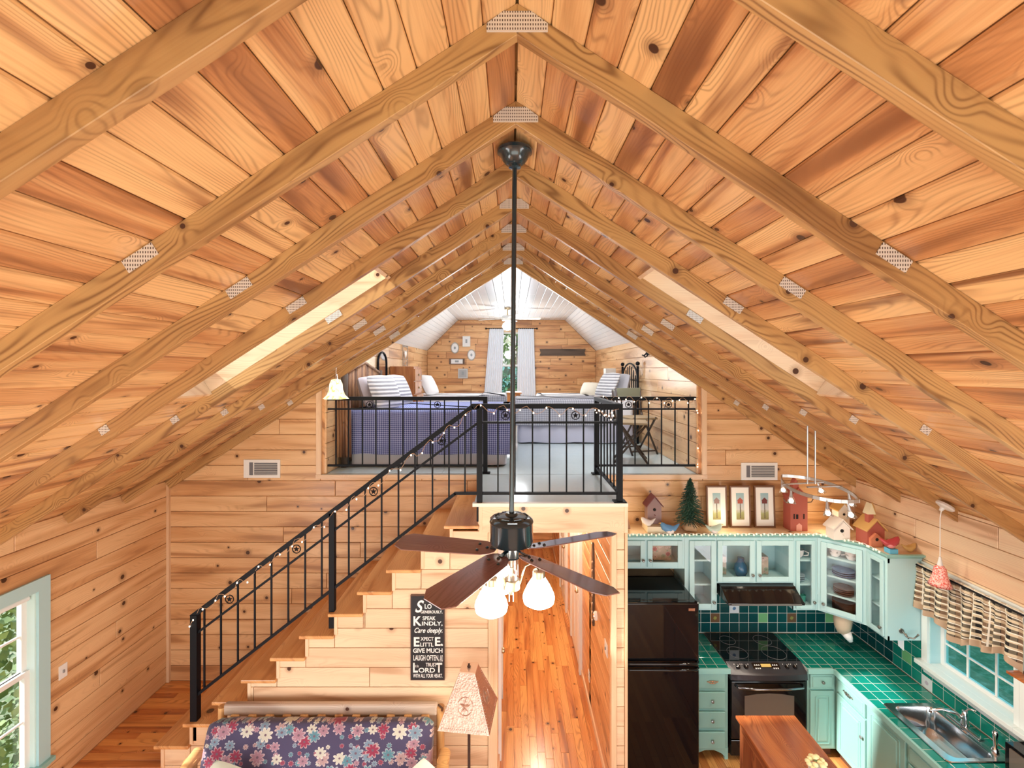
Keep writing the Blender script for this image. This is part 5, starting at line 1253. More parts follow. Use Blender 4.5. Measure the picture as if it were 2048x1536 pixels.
# island
t = thing('kitchen_island', (2.18, 3.4, 0), 'worn reddish wood kitchen island in front of the range', 'kitchen island')
ob('island_top', MB().box(1.925, 2.435, 2.75, 3.935, .885, .91), mp('isl', 'y'), t, bev=.005)
ob('side_panel', MB().box(1.955, 1.975, 2.80, 3.90, .1, .885).box(2.385, 2.405, 2.80, 3.90, .1, .885), mp('dark', 'z'), t)
ob('end_panel', MB().box(1.955, 2.405, 3.88, 3.90, .1, .885), mp('dark', 'z'), t)
for x in (1.95, 2.37):
    for y in (2.79, 3.87): ob('leg', MB().box(x, x+.04, y, y+.04, 0, .885), mp('dark', 'z'), t, bev=.003)
ob('panel_rail', MB().box(1.947, 1.955, 2.83, 3.87, .80, .885), mp('dark', 'y'), t); ob('panel_rail', MB().box(1.947, 1.955, 2.83, 3.87, .12, .2), mp('dark', 'y'), t)
t = thing('flower_pot', (2.22, 3.36, .91), 'small pot of cream flowers on the island top', 'flowers')
ob('pot', MB().lathe([(.0, .911), (.04, .911), (.055, .98), (.05, .98), (.0, .97)], (2.22, 3.33, 0), 20), WHITE, t, smooth='a')
rr = random.Random(3); fm = plain('cream_petal', (.85, .80, .45), rough=.8); gm = plain('sage_leaf', (.25, .32, .15), rough=.8)
for k in range(16):
    a = rr.uniform(0, 2*pi); r = .07*rr.random()**.5; c = V((2.22+r*math.cos(a), 3.33+r*math.sin(a), 1.0+.04*(1-r/.07)+rr.uniform(0, .02)))
    ob('blossom', MB().ball(c, .020, 8, 5, (1, 1, .6)), fm, t, smooth=True)
for k in range(8):
    a = rr.uniform(0, 2*pi); c = V((2.22+.06*math.cos(a), 3.33+.06*math.sin(a), .99)); ob('leaf', MB().ball(c, .02, 8, 4, (1, .5, .3)), gm, t, smooth=True)
# ================================================================ ON TOP OF THE CABINETS
ZT = 2.148
def house(label, px, Y, w, hw, hr, dp, wallm, roofm, hole=True, rz=0, door=None, over=.02, z0=ZT, base=None, name='birdhouse'):
    x = PX(px, Y); t = thing(name, (x, Y, z0), label, 'birdhouse', 'birdhouses on the cabinet tops')
    b = [(-w/2, 0), (w/2, 0), (w/2, hw), (0, hr), (-w/2, hw)]
    f = lambda u, v, q: (x+u, Y+q, z0+v)
    ob('body', MB().prism(b, f, 0, dp), wallm, t)
    for s in (-1, 1):
        dx, dz = -s*w/2, hr-hw; L = math.hypot(w/2, dz); ux, uz = s*(w/2)/L, -dz/L
        p0 = (0, hr+.004); p1 = (s*(w/2)+ux*over*1.3, hw+uz*over*1.3+.004)
        nx, nz = -uz*s*s, 0
        ob('roof_panel', MB().prism([p0, p1, (p1[0], p1[1]+.012), (p0[0], p0[1]+.014)], f, -over, dp+over), roofm, t)
    if hole:
        ob('entry_hole', MB().prism([(w*.11*math.cos(a), hw*.78+w*.11*math.sin(a)) for a in [2*pi*k/16 for k in range(16)]], f, -.003, .001), plain('hole_black', (.01, .01, .01), rough=.9), t)
        ob('perch', MB().tube([f(0, hw*.5, 0), f(0, hw*.5, -.03)], .004, 6), roofm, t)
    if rz: t.rotation_euler = (0, 0, rz)
    return t
MAR = plain('maroon_wood', (.16, .035, .035), rough=.6); PUR = plain('grey_plum_wood', (.30, .20, .20), rough=.7); REDW = plain('barn_red', (.42, .10, .07), rough=.6); OCH = plain('ochre_roof', (.60, .36, .12), rough=.6); WHW = plain('weathered_white', (.82, .78, .72), rough=.7)
house('dark plum birdhouse with maroon roof on a cream block', 1309, 4.93, .15, .20, .29, .11, PUR, MAR, z0=ZT+.072)
x = PX(1310, 4.93); setp(ob('wood_block', MB().box(x-.105, x+.105, 4.85, 5.06, ZT, ZT+.07), plain('cream_block', (.85, .74, .55), rough=.7), None, bev=.003), 'cream painted wood block under the plum birdhouse', 'block')
hz = ORG[house('tall red church-front birdhouse beside the framed pictures', 1598, 4.92, .185, .36, .45, .13, REDW, REDW, hole=False, over=.008)]
x = PX(1598, 4.92)
par = [o for o in COL.objects if o.get('label') == 'tall red church-front birdhouse beside the framed pictures'][0]
for dx, w_, h_ in ((-.052, .012, .055), (-.02, .022, .05), (.052, .012, .055)): ob('window_opening', MB().box(x+dx-w_/2, x+dx+w_/2, 4.917, 4.921, ZT+.13, ZT+.13+h_), plain('hole_black', (1, 1, 1)), par)
ob('steeple', MB().prism([(-.03, .43), (.03, .43), (.03, .50), (0, .56), (-.03, .50)], lambda u, v, q: (x-.02+u, 4.94+q, ZT+v), 0, .06), REDW, par)
ob('arched_doorway', MB().prism([(-.03, 0), (.03, 0), (.03, .06), (0, .085), (-.03, .06)], lambda u, v, q: (x+u, 4.92+q, ZT+.003+v), -.004, 0), plain('pink_doorway', (.75, .35, .28), rough=.6), par)
for s in (-1, 1): ob('twig_arm', MB().tube([(x+s*.095, 4.95, ZT+.30), (x+s*.14, 4.93, ZT+.31), (x+s*.16, 4.93, ZT+.345)], .005, 6), mp('bark'), par)
house('white birdhouse standing at the diagonal corner of the cabinet tops', 1684, 4.66, .165, .12, .20, .12, WHW, WHW)
house('small white birdhouse behind the larger white one', 1688, 4.92, .12, .23, .30, .10, WHW, OCH, z0=ZT)
par = house('red and ochre chapel birdhouse with a little steeple', 1752, 4.50, .17, .16, .25, .15, REDW, OCH, hole=False)
x = PX(1752, 4.50)
ob('porch', MB().prism([(-.05, 0), (.06, 0), (.06, .08), (.005, .13), (-.05, .08)], lambda u, v, q: (x-.02+u, 4.47+q, ZT+.003+v), 0, .03), plain('rust_porch', (.62, .22, .12), rough=.6), par)
ob('porch_hole', MB().lathe([(.0, .0), (.016, 0)], (x-.015, 4.468, ZT+.075), 14, Matrix.Rotation(pi/2, 3, 'X')), plain('hole_black', (1, 1, 1)), par)
ob('belfry', MB().box(x-.05, x+.0, 4.53, 4.58, ZT+.22, ZT+.31), REDW, par)
ob('belfry_roof', MB().prism([(-.065, .305), (.015, .305), (-.025, .41)], lambda u, v, q: (x+u, 4.52+q, ZT+v), 0, .07), plain('pale_steeple', (.78, .72, .50), rough=.7), par)
ob('steeple_fin', MB().prism([(.02, .28), (.08, .26), (.07, .35), (.045, .40), (.035, .33)], lambda u, v, q: (x+u, 4.60+q, ZT+v), 0, .01), OCH, par)
def bird(label, px, Y, z, s, mat, belly, face=1, name='bird_figurine', cat='figurine'):
    x = PX(px, Y); t = thing(name, (x, Y, z), label, cat)
    ob('body', MB().tube([(x-face*.10*s, Y, z+.10*s), (x-face*.05*s, Y, z+.055*s), (x, Y, z+.045*s), (x+face*.055*s, Y, z+.07*s), (x+face*.075*s, Y, z+.10*s), (x+face*.085*s, Y, z+.115*s)], [.006*s, .025*s, .045*s, .035*s, .022*s, .006*s], 12), mat, t, smooth=True)
    ob('belly', MB().ball((x, Y-.012*s, z+.035*s), .04*s, 12, 8, (1.1, .8, .8)), belly, t, smooth=True)
    ob('beak', MB().tube([(x+face*.085*s, Y, z+.108*s), (x+face*.11*s, Y, z+.105*s)], [.008*s, .002*s], 8), plain('beak', (.7, .45, .15), rough=.5), t)
    return t
WCL = plain('chalk_white', (.85, .80, .78), rough=.7)
bird('white bird figurine perched left of the plum birdhouse', 1296, 4.88, ZT+.07, .8, WCL, WCL, -1)
bird('blue bird figurine with white belly left of the small fir', 1339, 4.84, ZT+.0, 1.05, plain('bluebird', (.12, .30, .55), rough=.5), WCL, -1)
t = bird('red glazed hen figurine on a small blue block', 1780, 4.33, ZT+.045, .95, plain('hen_red', (.42, .05, .06), rough=.2), plain('hen_pink', (.6, .2, .2), rough=.3), 1)
x = PX(1783, 4.33); setp(ob('blue_block', MB().box(x-.04, x+.04, 4.30, 4.37, ZT, ZT+.045), plain('sky_blue', (.12, .42, .62), rough=.5), None, bev=.003), 'small blue block under the red hen', 'block')
t = bird('ochre wooden bird lying at the end of the cabinet top', 1818, 4.36, ZT, .7, OCH, OCH, 1)
bird('pale green ceramic bird below the left framed picture', 1428, 4.85, ZT-.0, .9, plain('celadon', (.55, .72, .62), rough=.3), WCL, 1)
# little fir tree
x = PX(1380, 4.97); Y = 4.97
t = thing('artificial_fir_tree', (x, Y, ZT), 'small dark green artificial fir tree on the cabinet top', 'christmas tree')
ob('trunk', MB().tube([(x, Y, ZT+.02), (x, Y, ZT+.5)], [.012, .004], 8), mp('bark', 'z'), t)
rr = random.Random(5); m = MB()
for k in range(420):
    u = k/420; z = ZT+.08+u*.48; r = .155*(1-u)**.8*rr.uniform(.75, 1.1)+.012; a = k*2.4
    p = V((x, Y, z+.03*(1-u))); q = V((x+r*math.cos(a), min(YB-.03, Y+r*math.sin(a)), z-.025+rr.uniform(-.01, .02))); d = (q-p)
    for j in range(5):
        c = p.lerp(q, .3+.17*j); e = V([rr.gauss(0, 1) for _ in range(3)]).normalized()*.026; s = d.cross(e).normalized()*.0035
        m.add([c-e*.3-s, c-e*.3+s, c+e], [(0, 1, 2)])
    m.bar(p, q, .004, .004)
ob('needle_branches', m, foliage_mat('fir_green', (.006, .04, .03), (.03, .11, .07)), t, fix=False)
ob('burlap_base', MB().lathe([(.05, ZT), (.09, ZT+.01), (.07, ZT+.05), (.03, ZT+.08), (.0, ZT+.08)], (x, Y, 0), 16, None, lambda a, u: 1+.15*math.cos(a*5)), plain('burlap', (.60, .40, .24), rough=.9), t, smooth=True)
# three framed bird-house prints
def art():
    q = NT('watercolour_sky'); tc = q.new('ShaderNodeTexCoord'); x, y, z = q.sep(tc.outputs['Object']); n = q.noise(tc.outputs['Object'], 25., 3., .6)
    q.col(q.ramp(q.math('MULTIPLY_ADD', n, .25, q.math('MULTIPLY_ADD', z, 2.8, .38)), [(.12, (.30, .26, .10)), (.30, (.40, .42, .18)), (.42, (.62, .62, .62)), (.9, (.30, .50, .56))]), rough=.6); return q.m
AM = art()
for k, (px, hc, nm) in enumerate(((1435, PUR, 'left'), (1482, REDW, 'middle'), (1531, MAR, 'right'))):
    Y = 5.03; x = PX(px, Y); z0, z1 = ZT, 2.60
    t = thing('framed_print', (x, Y, z0), ['framed birdhouse print beside the small fir, plum house on a post', 'framed birdhouse print in the middle of three, pinkish house', 'framed birdhouse print nearest the tall red birdhouse'][k], 'picture', 'framed prints on the cabinet tops')
    w = .112; m = MB()
    F = lambda u, v, q: (x+u, Y+q+.05*(v-z0), v)
    for r in ((-w, -w+.014, z0, z1), (w-.014, w, z0, z1), (-w+.014, w-.014, z0, z0+.016), (-w+.014, w-.014, z1-.016, z1)): m.prism(rect(r), F, 0, .025)
    ob('frame', m, plain('frame_walnut', (.16, .07, .035), rough=.4), t); ob('mat_board', MB().prism(rect((-w+.014, w-.014, z0+.016, z1-.016)), F, .008, .012), plain('mat_white', (.88, .87, .84), rough=.8), t)
    pr = ob('print', MB().prism(rect((-.043, .043, z0+.085, z1-.08)), F, .006, .008), AM, t)
    ob('painted_post', MB().prism(rect((-.004, .004, z0+.10, z0+.27)), F, .005, .006), mp('bark'), pr)
    ob('painted_birdhouse', MB().prism([(-.028, z0+.26), (.028, z0+.26), (.028, z0+.29), (.034, z0+.292), (.0, z0+.325), (-.034, z0+.292), (-.028, z0+.29)], F, .004, .006), hc, pr)
# shell garland on the ledge
SHL = emit('shell_light', (1, .85, .62), .6, (.9, .82, .65))
garland('string of cream shell lights lying along the cabinet tops', [(1.06, 4.80, ZT+.012), (3.22, 4.81, ZT+.012), (3.49, 4.56, ZT+.012), (3.50, 4.33, ZT+.012)], 70, .004, SHL, WHITE, .009, 9, 'shell_garland', .003)
t = thing('wire_basket', (1.17, 4.95, ZT), 'tangle of black wire and twigs at the left end of the cabinet tops', 'basket')
m = MB(); rr = random.Random(8)
for k in range(9): m.tube([(1.08+.15*rr.random(), 4.86+.1*rr.random(), ZT+.01+.09*rr.random()) for _ in range(4)], .004, 5)
ob('wire', m, BLACK, t, smooth=True); ob('wicker_cone', MB().tube([(1.10, 4.95, ZT+.04), (1.27, 4.93, ZT+.07)], [.03, .05], 12), plain('brown_wicker', (.32, .16, .10), rough=.9), t, smooth=True)
for k, (X_, E_) in enumerate(((1.3, 1.6), (2.3, 2.2), (3.35, 2.4))): light('shell_garland_glow', 'POINT', (X_, 4.9, ZT+.12), E_, (1, .8, .5), shadow_soft_size=.15)
# ================================================================ INSIDE THE GLASS CABINETS
def mug(x, y, z, label, mat=None, word=None):
    mat = mat or plain('white_china', (.85, .86, .88), rough=.15); t = thing('mug', (x, y, z), label, 'mug')
    ob('bowl', MB().lathe([(.0, 0), (.034, 0), (.05, .03), (.058, .085), (.055, .085), (.046, .03), (.0, .008)], (x, y, z), 24), mat, t, smooth='a')
    ob('handle', MB().tube([(x+.05, y-.03, z+.07), (x+.08, y-.05, z+.06), (x+.078, y-.048, z+.03), (x+.045, y-.025, z+.02)], .006, 8), mat, t, smooth=True)
    if word:
        cu = bpy.data.curves.new('word', 'FONT'); cu.body = word; cu.size = .026; cu.align_x = 'CENTER'; cu.extrude = .0004
        o = bpy.data.objects.new('printed_word', cu); COL.objects.link(o); bpy.context.view_layer.update(); me = bpy.data.meshes.new_from_object(o); bpy.data.objects.remove(o); me.materials.clear()
        o = bpy.data.objects.new('printed_word', me); COL.objects.link(o); o.parent = t; o.data.materials.append(plain('ink_black', (.02, .02, .03), rough=.6)); o.location = (-.036, -.036, .045); o.rotation_euler = (pi/2-.25, 0, math.radians(-45))
    return t
C1 = V((3.24, 4.84, 0)); dq = V((.7071, -.7071, 0)); nq = V((-.7071, -.7071, 0)); cc = lambda a, b: C1+dq*a-nq*b
z1_, z2_, z3_ = 1.34+.77*.25, 1.34+.77*.5, 1.34+.77*.75
p = cc(.135, .09); mug(p.x, p.y, z3_+.011, 'white cup with handle on the top shelf of the corner cabinet', word='HOME')
p = cc(.275, .09); mug(p.x, p.y, z3_+.011, 'white mug reading HELLO on the top shelf of the corner cabinet', word='HELLO')
def stack(x, y, z, n, r, dz, mat, label, name='plate', cat='plate', grp=None):
    a = None; OR = ['lowest', 'second from the bottom', 'third from the bottom', 'fourth from the bottom', 'middle one', 'fourth from the top', 'third from the top', 'second from the top', 'topmost']
    if n == 3: OR = ['lowest', 'middle one', 'topmost']
    if n == 4: OR = ['lowest', 'second from the bottom', 'second from the top', 'topmost']
    for k in range(n):
        if a is None:
            a = ob(name, MB().lathe([(.0, .0), (r*.55, 0), (r, .016), (r, .020), (r*.55, .006), (.0, .006)], (x, y, z), 28), mat, None, smooth='a'); setp(a, label+', '+OR[0], cat, grp)
        else:
            c = a.copy(); COL.objects.link(c); c.location = a.location+V((0, 0, dz*k)); ORG[c] = c.location.copy(); c['label'] = label+', '+OR[k]
p = cc(.205, .115); stack(p.x, p.y, 1.36, 9, .10, .0125, plain('brown_black_plate', (.03, .018, .015), rough=.12), 'dark brown plate in the tall stack in the corner cabinet', grp='dark plates in the corner cabinet')
stack(p.x, p.y, z2_+.012, 3, .10, .02, plain('blue_plate', (.12, .22, .42), rough=.15), 'blue plate in the low stack in the corner cabinet', grp='blue plates in the corner cabinet')
stack(p.x, p.y, z1_+.012, 4, .09, .018, plain('brown_glazed_bowl', (.16, .09, .07), rough=.15), 'brown bowl in the stack in the corner cabinet', 'bowl', 'bowl', 'brown bowls in the corner cabinet')
mug(3.10, 4.95, 1.34+.77*2/3+.011, 'white cup on the upper shelf of the slim cabinet')
stack(3.10, 4.97, 1.34+.77/3+.012, 3, .075, .02, plain('pale_blue_bowl', (.45, .6, .7), rough=.15), 'pale blue bowl in the slim cabinet', 'bowl', 'bowl', 'pale bowls in the slim cabinet')
for k in range(2):
    x = 3.07+.07*k; setp(ob('drinking_glass', MB().lathe([(.0, .0), (.022, 0), (.028, .10), (.026, .10), (.0, .006)], (x, 4.93, 1.36), 18), plain('green_glass', (.05, .30, .24), rough=.08), None, smooth='a'), ['green glass on the left', 'green glass on the right'][k]+' in the bottom of the slim cabinet', 'glass', 'green glasses in the slim cabinet')
t = thing('vase', (2.49, 4.95, 1.645), 'dark blue ceramic jug behind the left door over the hood', 'vase')
ob('body', MB().lathe([(.0, 0), (.045, 0), (.07, .06), (.06, .12), (.03, .17), (.035, .2), (.0, .2)], (2.49, 4.97, 1.645), 24), plain('cobalt_glaze', (.03, .12, .24), rough=.1), t, smooth='a')
def floral(name, bgc, cols, s=7., petals=4, thr=.44):
    q = NT(name); tc = q.new('ShaderNodeTexCoord'); x, y, z = q.sep(tc.outputs['Object']); P = q.comb(x, q.math('MULTIPLY_ADD', y, .6, q.math('MULTIPLY', z, 1.05)))
    c = bgc
    for i, (sc, ph, th_) in enumerate(((s*1.9, 3.1, thr*.9), (s, 0., thr), (s*.8, 7.7, thr))):
        Pp = q.new('ShaderNodeVectorMath', operation='ADD'); q.lk(P, Pp.inputs[0]); Pp.inputs[1].default_value = (ph, ph*1.7, 0)
        vo = q.new('ShaderNodeTexVoronoi', voronoi_dimensions='2D'); q.lk(Pp.outputs[0], vo.inputs['Vector']); vo.inputs['Scale'].default_value = sc; vo.inputs['Randomness'].default_value = .55
        sc_ = q.new('ShaderNodeVectorMath', operation='SUBTRACT'); q.lk(Pp.outputs[0], sc_.inputs[0]); q.lk(vo.outputs['Position'], sc_.inputs[1])
        dx, dy, _ = q.sep(sc_.outputs[0]); ang = q.math('ARCTAN2', dy, dx); d = vo.outputs['Distance']; vc = q.sep(vo.outputs['Color'])
        pet = q.math('MULTIPLY_ADD', q.math('ABSOLUTE', q.math('SINE', q.math('MULTIPLY', ang, petals))), .45, .55)
        R_ = q.math('MULTIPLY', pet, q.math('MULTIPLY', q.math('MULTIPLY_ADD', vc[2], .35, .75), th_))
        m_ = q.mrange(d, q.math('SUBTRACT', R_, .02), R_, 1., 0.)
        col = q.ramp(vc[0], cols, 'CONSTANT'); rim = q.mrange(d, q.math('MULTIPLY', R_, .72), q.math('MULTIPLY', R_, .86)); col = q.mix(q.math('MULTIPLY', rim, .35), col, (.85, .78, .78))
        col = q.mix(q.mrange(d, .05, .08, 1., 0.), col, (.16, .10, .14))
        c = q.mix(q.math('MULTIPLY', m_, q.math('GREATER_THAN', vc[1], .25 if i else .5)), c, col)
    q.col(c, rough=.9, sheen=.2); q.bump(q.noise(tc.outputs['Object'], 220., 1., .5), .3, .003); return q.m
FC = floral('rose_chintz', (.55, .42, .34), [(0., (.45, .12, .14)), (.4, (.7, .5, .45)), (.7, (.30, .35, .25))], 14.)
for k, x in enumerate((2.28, 2.74)): setp(ob('floral_tin', MB().box(x-.05, x+.07, 5.0, 5.12, 1.645, 1.84), FC, None, bev=.006), ['rose-patterned tin behind the left door over the hood', 'rose-patterned tin behind the right door over the hood'][k], 'tin')
setp(ob('floral_platter', MB().box(1.5, 1.75, 5.0, 5.08, 1.80, 2.03), FC, None, bev=.01), 'rose-patterned platter in the cabinet over the refrigerator', 'platter')
setp(ob('soap_bottle', MB().lathe([(.0, 0), (.025, 0), (.028, .06), (.012, .085), (.012, .10), (.0, .10)], (3.66, 4.42, 1.34+.77*2/3+.011), 18), WCL, None, smooth='a'), 'cream bottle on the upper shelf of the last wall cabinet', 'bottle')
# ================================================================ LIVING AREA
fu = thing('futon_sofa', (-1.5, 3.7, 0), 'log-framed futon sofa with a blue and mauve flowered mattress against the stair wall', 'sofa')
LOG = wood('peeled_log', (.80, .50, .22), (.66, .36, .14), (.36, .16, .06), 'x', .25, .4)
LOGZ = wood('peeled_log', (.80, .50, .22), (.66, .36, .14), (.36, .16, .06), 'z', .25, .4)
ob('top_rail', MB().box(-2.48, -.64, 3.93, 3.99, .90, 1.0), wood('grey_board', (.62, .50, .40), (.5, .38, .30), (.3, .2, .15), 'x', .3, .5), fu, bev=.02, seg=3)
for k in range(12): ob('back_slat', MB().box(-2.40+k*.148, -2.33+k*.148, 3.90, 3.925, .40, .93), LOGZ, fu, bev=.008)
for x in (-.615, -2.50): ob('side_post', MB().tube([(x, 3.96, 0), (x, 3.96, .97)], .035, 12), LOGZ, fu, smooth='a')
for x in (-2.60, -.555): ob('arm_post', MB().tube([(x, 3.72, 0), (x, 3.70, .72)], .05, 14), LOGZ, fu, smooth='a'); 
for x in (-2.60, -.555): ob('arm_log', MB().tube([(x, 3.80, .70), (x, 2.95, .62)], .05, 14), wood('peeled_log', (1,1,1), (1,1,1), (1,1,1), 'y') if False else LOG, fu, smooth='a')
ob('front_rail', MB().tube([(-2.6, 3.0, .30), (-.5, 3.0, .30)], .05, 12), LOG, fu, smooth='a')
for x in (-2.60, -.555): ob('leg', MB().tube([(x, 3.0, 0), (x, 3.0, .62)], .05, 12), LOGZ, fu, smooth='a')
FLO = floral('futon_flowers', (.065, .055, .12), [(0., (.10, .24, .30)), (.22, (.28, .035, .08)), (.40, (.36, .20, .26)), (.58, (.18, .27, .36)), (.72, (.42, .28, .28)), (.9, (.55, .54, .46))], 8., 4, .42)
def slabc(mb, x0, x1, prof, r=.07, n=40):
    """mattress: rounded cross-section prof swept along x, gently lumpy"""
    m = len(prof); vs = []
    for i in range(n+1):
        u = i/n; x = x0+(x1-x0)*u; e = min(1, min(u, 1-u)*n/2.2); k = (1-(1-e)**2)**.5
        cx = sum(p[0] for p in prof)/m; cz = sum(p[1] for p in prof)/m
        for p in prof: vs.append((x, cx+(p[0]-cx)*(.80+.20*k)+.006*math.sin(i*1.3+p[1]*9), cz+(p[1]-cz)*(.93+.07*k)))
    fs = [(i*m+k, i*m+(k+1) % m, (i+1)*m+(k+1) % m, (i+1)*m+k) for i in range(n) for k in range(m)]+[tuple(range(m)), tuple(n*m+k for k in range(m))]
    return mb.add(vs, fs)
bk = []
for k in range(28):
    a = 2*pi*k/28; u, v = math.cos(a), math.sin(a); u = math.copysign(abs(u)**.45, u); v = math.copysign(abs(v)**.45, v); lx_, lz_ = u*.095, v*.30
    an = math.radians(20); bk.append((3.745+lx_*math.cos(an)+lz_*math.sin(an), .665+lz_*math.cos(an)-lx_*math.sin(an)))
ob('mattress_back', slabc(MB(), -2.50, -.655, bk), FLO, fu, smooth=True)
st_ = []
for k in range(28):
    a = 2*pi*k/28; u, v = math.cos(a), math.sin(a); u = math.copysign(abs(u)**.4, u); v = math.copysign(abs(v)**.4, v); st_.append((3.33+u*.38, .41+v*.09))
ob('mattress_seat', slabc(MB(), -2.52, -.64, st_), FLO, fu, smooth=True)
SATIN = plain('pale_green_satin', (.62, .68, .58), rough=.35); CRM = plain('cream_cotton', (.82, .79, .70), rough=.85)
pillow((PX(440, 3.42), 3.42, .66), .42, .42, .14, -.35, .3, SATIN, 'pale green satin pillow at the left end of the futon', ry=.65)
pillow((PX(845, 3.42)-.0, 3.42, .66), .42, .42, .14, -.35, -.2, CRM, 'cream pillow at the right end of the futon', ry=.75)
# floor lamp
LXX, LY = PX(938, 3.55), 3.55
fl_ = thing('floor_lamp', (LXX, LY, 0), 'floor lamp with a punched copper pyramid shade and dark turned pole', 'floor lamp')
ob('base', MB().lathe([(.0, .03), (.12, .028), (.14, .01), (.14, 0)], (LXX, LY, 0), 28), plain('dark_bronze', (.05, .025, .02), rough=.4, metal=.5), fl_, smooth='a')
ob('pole', MB().lathe([(.014, .02), (.014, .42), (.022, .45), (.012, .47), (.024, .50), (.014, .53), (.011, .60), (.020, .66), (.012, .70), (.024, .74), (.011, .78), (.011, 1.30)], (LXX, LY, 0), 16), plain('dark_bronze', (1, 1, 1)), fl_, smooth='a')
cpm = NT('punched_copper'); tcx = cpm.new('ShaderNodeTexCoord'); nn = cpm.noise(tcx.outputs['Object'], 14., 3., .6)
cpm.col(cpm.mix(nn, (.46, .26, .19), (.64, .46, .38)), rough=.32, metal=.75)
vv = cpm.new('ShaderNodeTexVoronoi'); cpm.lk(tcx.outputs['Object'], vv.inputs['Vector']); vv.inputs['Scale'].default_value = 70; cpm.bump(vv.outputs['Distance'], .5, .004); CPR = cpm.m
zb_, zt_ = 1.21, 1.56; hb, ht = .195, .062; A = math.radians(-7)
def sq(h, z): return [V((LXX+(u*math.cos(A)-v*math.sin(A))*h, LY+(u*math.sin(A)+v*math.cos(A))*h, z)) for u, v in ((-1, -1), (1, -1), (1, 1), (-1, 1))]
B0, T0 = sq(hb, zb_), sq(ht, zt_)
for k in range(4):
    a, b, c, d = B0[k], B0[(k+1) % 4], T0[(k+1) % 4], T0[k]; n_ = (b-a).cross(d-a).normalized()
    m = MB().add([a, b, c, d, a-n_*.003, b-n_*.003, c-n_*.003, d-n_*.003], [(0, 1, 2, 3), (7, 6, 5, 4), (0, 4, 5, 1), (1, 5, 6, 2), (2, 6, 7, 3), (3, 7, 4, 0)])
    pn = ob('shade_panel', m, CPR, fl_)
    mid = (a+b+c+d)/4; ux = (b-a).normalized(); uy = n_.cross(ux)
    if k in (0, 1):
        o = mid-uy*.02; g = lambda x_, y_, t_: tuple(o+ux*x_+uy*y_+n_*t_); m = MB(); pts = []
        for i in range(10): a_ = pi/2+i*pi/5; q_ = .046 if i % 2 == 0 else .018; pts.append((q_*math.cos(a_), q_*math.sin(a_)))
        for i in range(10): m.add([g(0, 0, .009), g(*pts[i], .001), g(*pts[(i+1) % 10], .001)], [(0, 1, 2)])
        m.tube([g(.058*math.cos(q_), .058*math.sin(q_), .001) for q_ in [2*pi*i/24 for i in range(25)]], .003, 6, False); ob('embossed_star', m, CPR, pn, fix=False)
        dots = MB(); Lb = (b-a).length
        for i in range(22): s_0 = (i+.5)/22; dots.ball(a.lerp(b, .06+.88*s_0)+(mid-a.lerp(b, .5)).normalized()*.02+n_*.001, .0035, 6, 4)
        for e0, e1 in ((a, d), (b, c)):
            for i in range(18): s_0 = (i+.5)/18; pt = e0.lerp(e1, .06+.88*s_0); dots.ball(pt+(mid-pt).normalized()*.018+n_*.001, .0035, 6, 4)
        ob('punched_border', dots, CPR, pn, kind='stuff')
ob('shade_cap', MB().add([*T0, *[p+V((0, 0, .012)) for p in T0]], [(0, 3, 2, 1), (4, 5, 6, 7), (0, 1, 5, 4), (1, 2, 6, 5), (2, 3, 7, 6), (3, 0, 4, 7)]), plain('bright_copper', (.8, .62, .52), rough=.3, metal=.6), fl_)
ob('finial', MB().lathe([(.012, zt_+.012), (.014, zt_+.02), (.006, zt_+.03), (.009, zt_+.038), (.0, zt_+.044)], (LXX, LY, 0), 12), plain('dark_bronze', (1, 1, 1)), fl_, smooth='a')
ob('bulb', MB().ball((LXX, LY, 1.36), .035, 14, 10), emit('lamp_bulb', (1, .85, .6), 12), fl_, smooth=True)
light('lamp_bulb', 'POINT', (LXX, LY, 1.30), 10, (1, .80, .55), shadow_soft_size=.04)
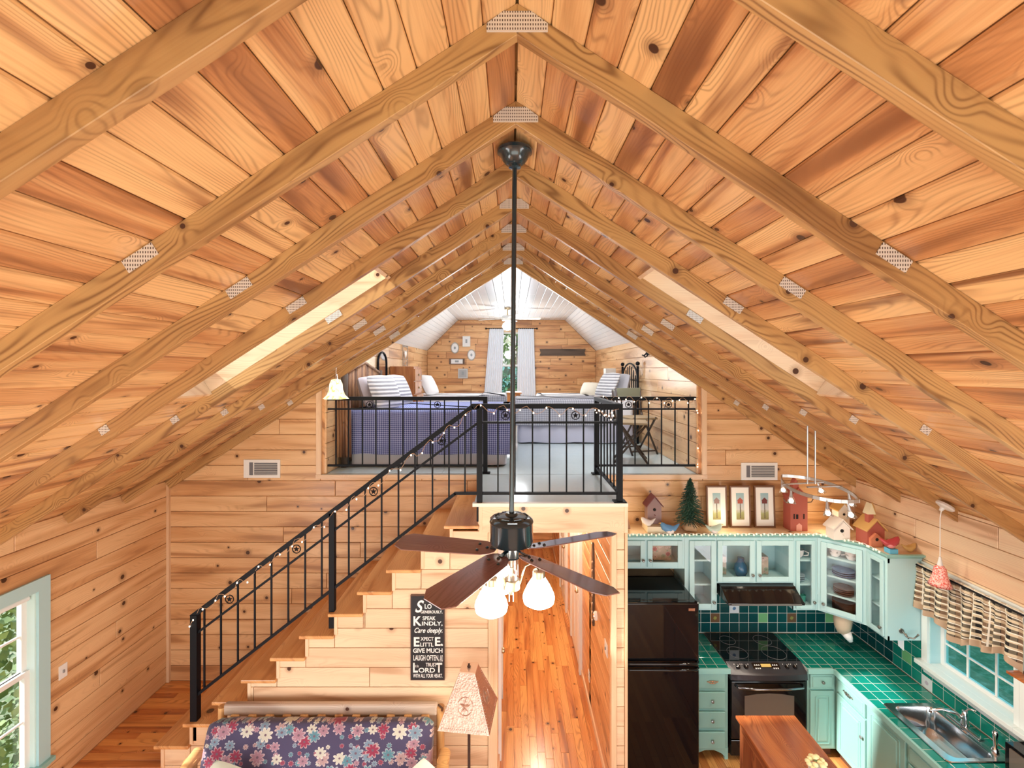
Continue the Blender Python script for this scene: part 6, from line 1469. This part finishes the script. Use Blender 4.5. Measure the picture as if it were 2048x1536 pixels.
# word sign
sx0, sx1, sz0, sz1 = PX(822, YS), PX(890, YS), 1.14, 1.89
sg_ = thing('word_sign', ((sx0+sx1)/2, YS, sz0), 'tall black chalkboard-style sign with white verses on the stair wall', 'sign')
ob('frame', MB().box(sx0, sx1, YS-.022, YS-.001, sz0, sz1), plain('sign_frame', (.10, .05, .04), rough=.5), sg_)
ob('board', MB().box(sx0+.007, sx1-.007, YS-.025, YS-.02, sz0+.008, sz1-.008), plain('sign_black', (.012, .013, .017), rough=.6), sg_)
CH = plain('sign_white', (.88, .88, .86), rough=.7)
def text(s, x0, x1, z0, z1, shear=0, bold=.0):
    cu = bpy.data.curves.new('lettering', 'FONT'); cu.body = s; cu.size = 1; cu.align_x = 'LEFT'; cu.shear = shear; cu.offset = bold
    o = bpy.data.objects.new('lettering', cu); COL.objects.link(o); bpy.context.view_layer.update()
    w, h = max(o.dimensions.x, .01), max(o.dimensions.y, .01); bb = o.bound_box; mx, my = min(b[0] for b in bb), min(b[1] for b in bb)
    sx_, sy_ = (x1-x0)/w, (z1-z0)/h
    dg = bpy.context.evaluated_depsgraph_get(); me = bpy.data.meshes.new_from_object(o.evaluated_get(dg)); bpy.data.objects.remove(o)
    for v in me.vertices: v.co = V((x0+(v.co.x-mx)*sx_, YS-.0262, z0+(v.co.y-my)*sy_))
    og = V(((x0+x1)/2, YS-.0262, (z0+z1)/2))
    for v in me.vertices: v.co -= og
    me.materials.clear(); me.materials.append(CH); q = bpy.data.objects.new('lettering', me); COL.objects.link(q); q.parent = sg_; q.location = og-ORG[sg_]
W_ = sx1-sx0; H_ = sz1-sz0
def T(s, a, b, c, d, **k): text(s, sx0+W_*a, sx0+W_*b, sz1-H_*d, sz1-H_*c, **k)
T('S', .14, .40, .055, .20, shear=.35, bold=.02); T('LO', .42, .62, .10, .155, bold=.02); T('GENEROUSLY.', .30, .94, .175, .21, bold=.02)
T('K', .09, .33, .243, .355, bold=.03); T('SPEAK', .36, .74, .243, .29, bold=.02); T('INDLY,', .34, .94, .305, .36, bold=.02)
T('Care deeply.', .12, .94, .378, .455, shear=.4, bold=.015)
T('E', .10, .27, .488, .60, bold=.03); T('XPECT', .30, .68, .488, .53, bold=.02); T('LITTL', .29, .68, .553, .60, bold=.02); T('E,', .72, .95, .488, .61, bold=.03)
T('GIVE MUCH', .08, .94, .62, .675, bold=.03); T('LAUGH OFTEN,', .09, .84, .70, .775, bold=.02); T('AND', .86, .95, .70, .775, bold=.01)
T('L', .08, .22, .79, .905, bold=.03); T('in the', .14, .24, .81, .845); T('TRUST', .45, .77, .79, .835, bold=.02); T('ORD', .24, .72, .85, .905, bold=.02); T('T', .74, .93, .79, .905, bold=.03)
T('WITH ALL YOUR HEART.', .08, .94, .92, .965, bold=.015)
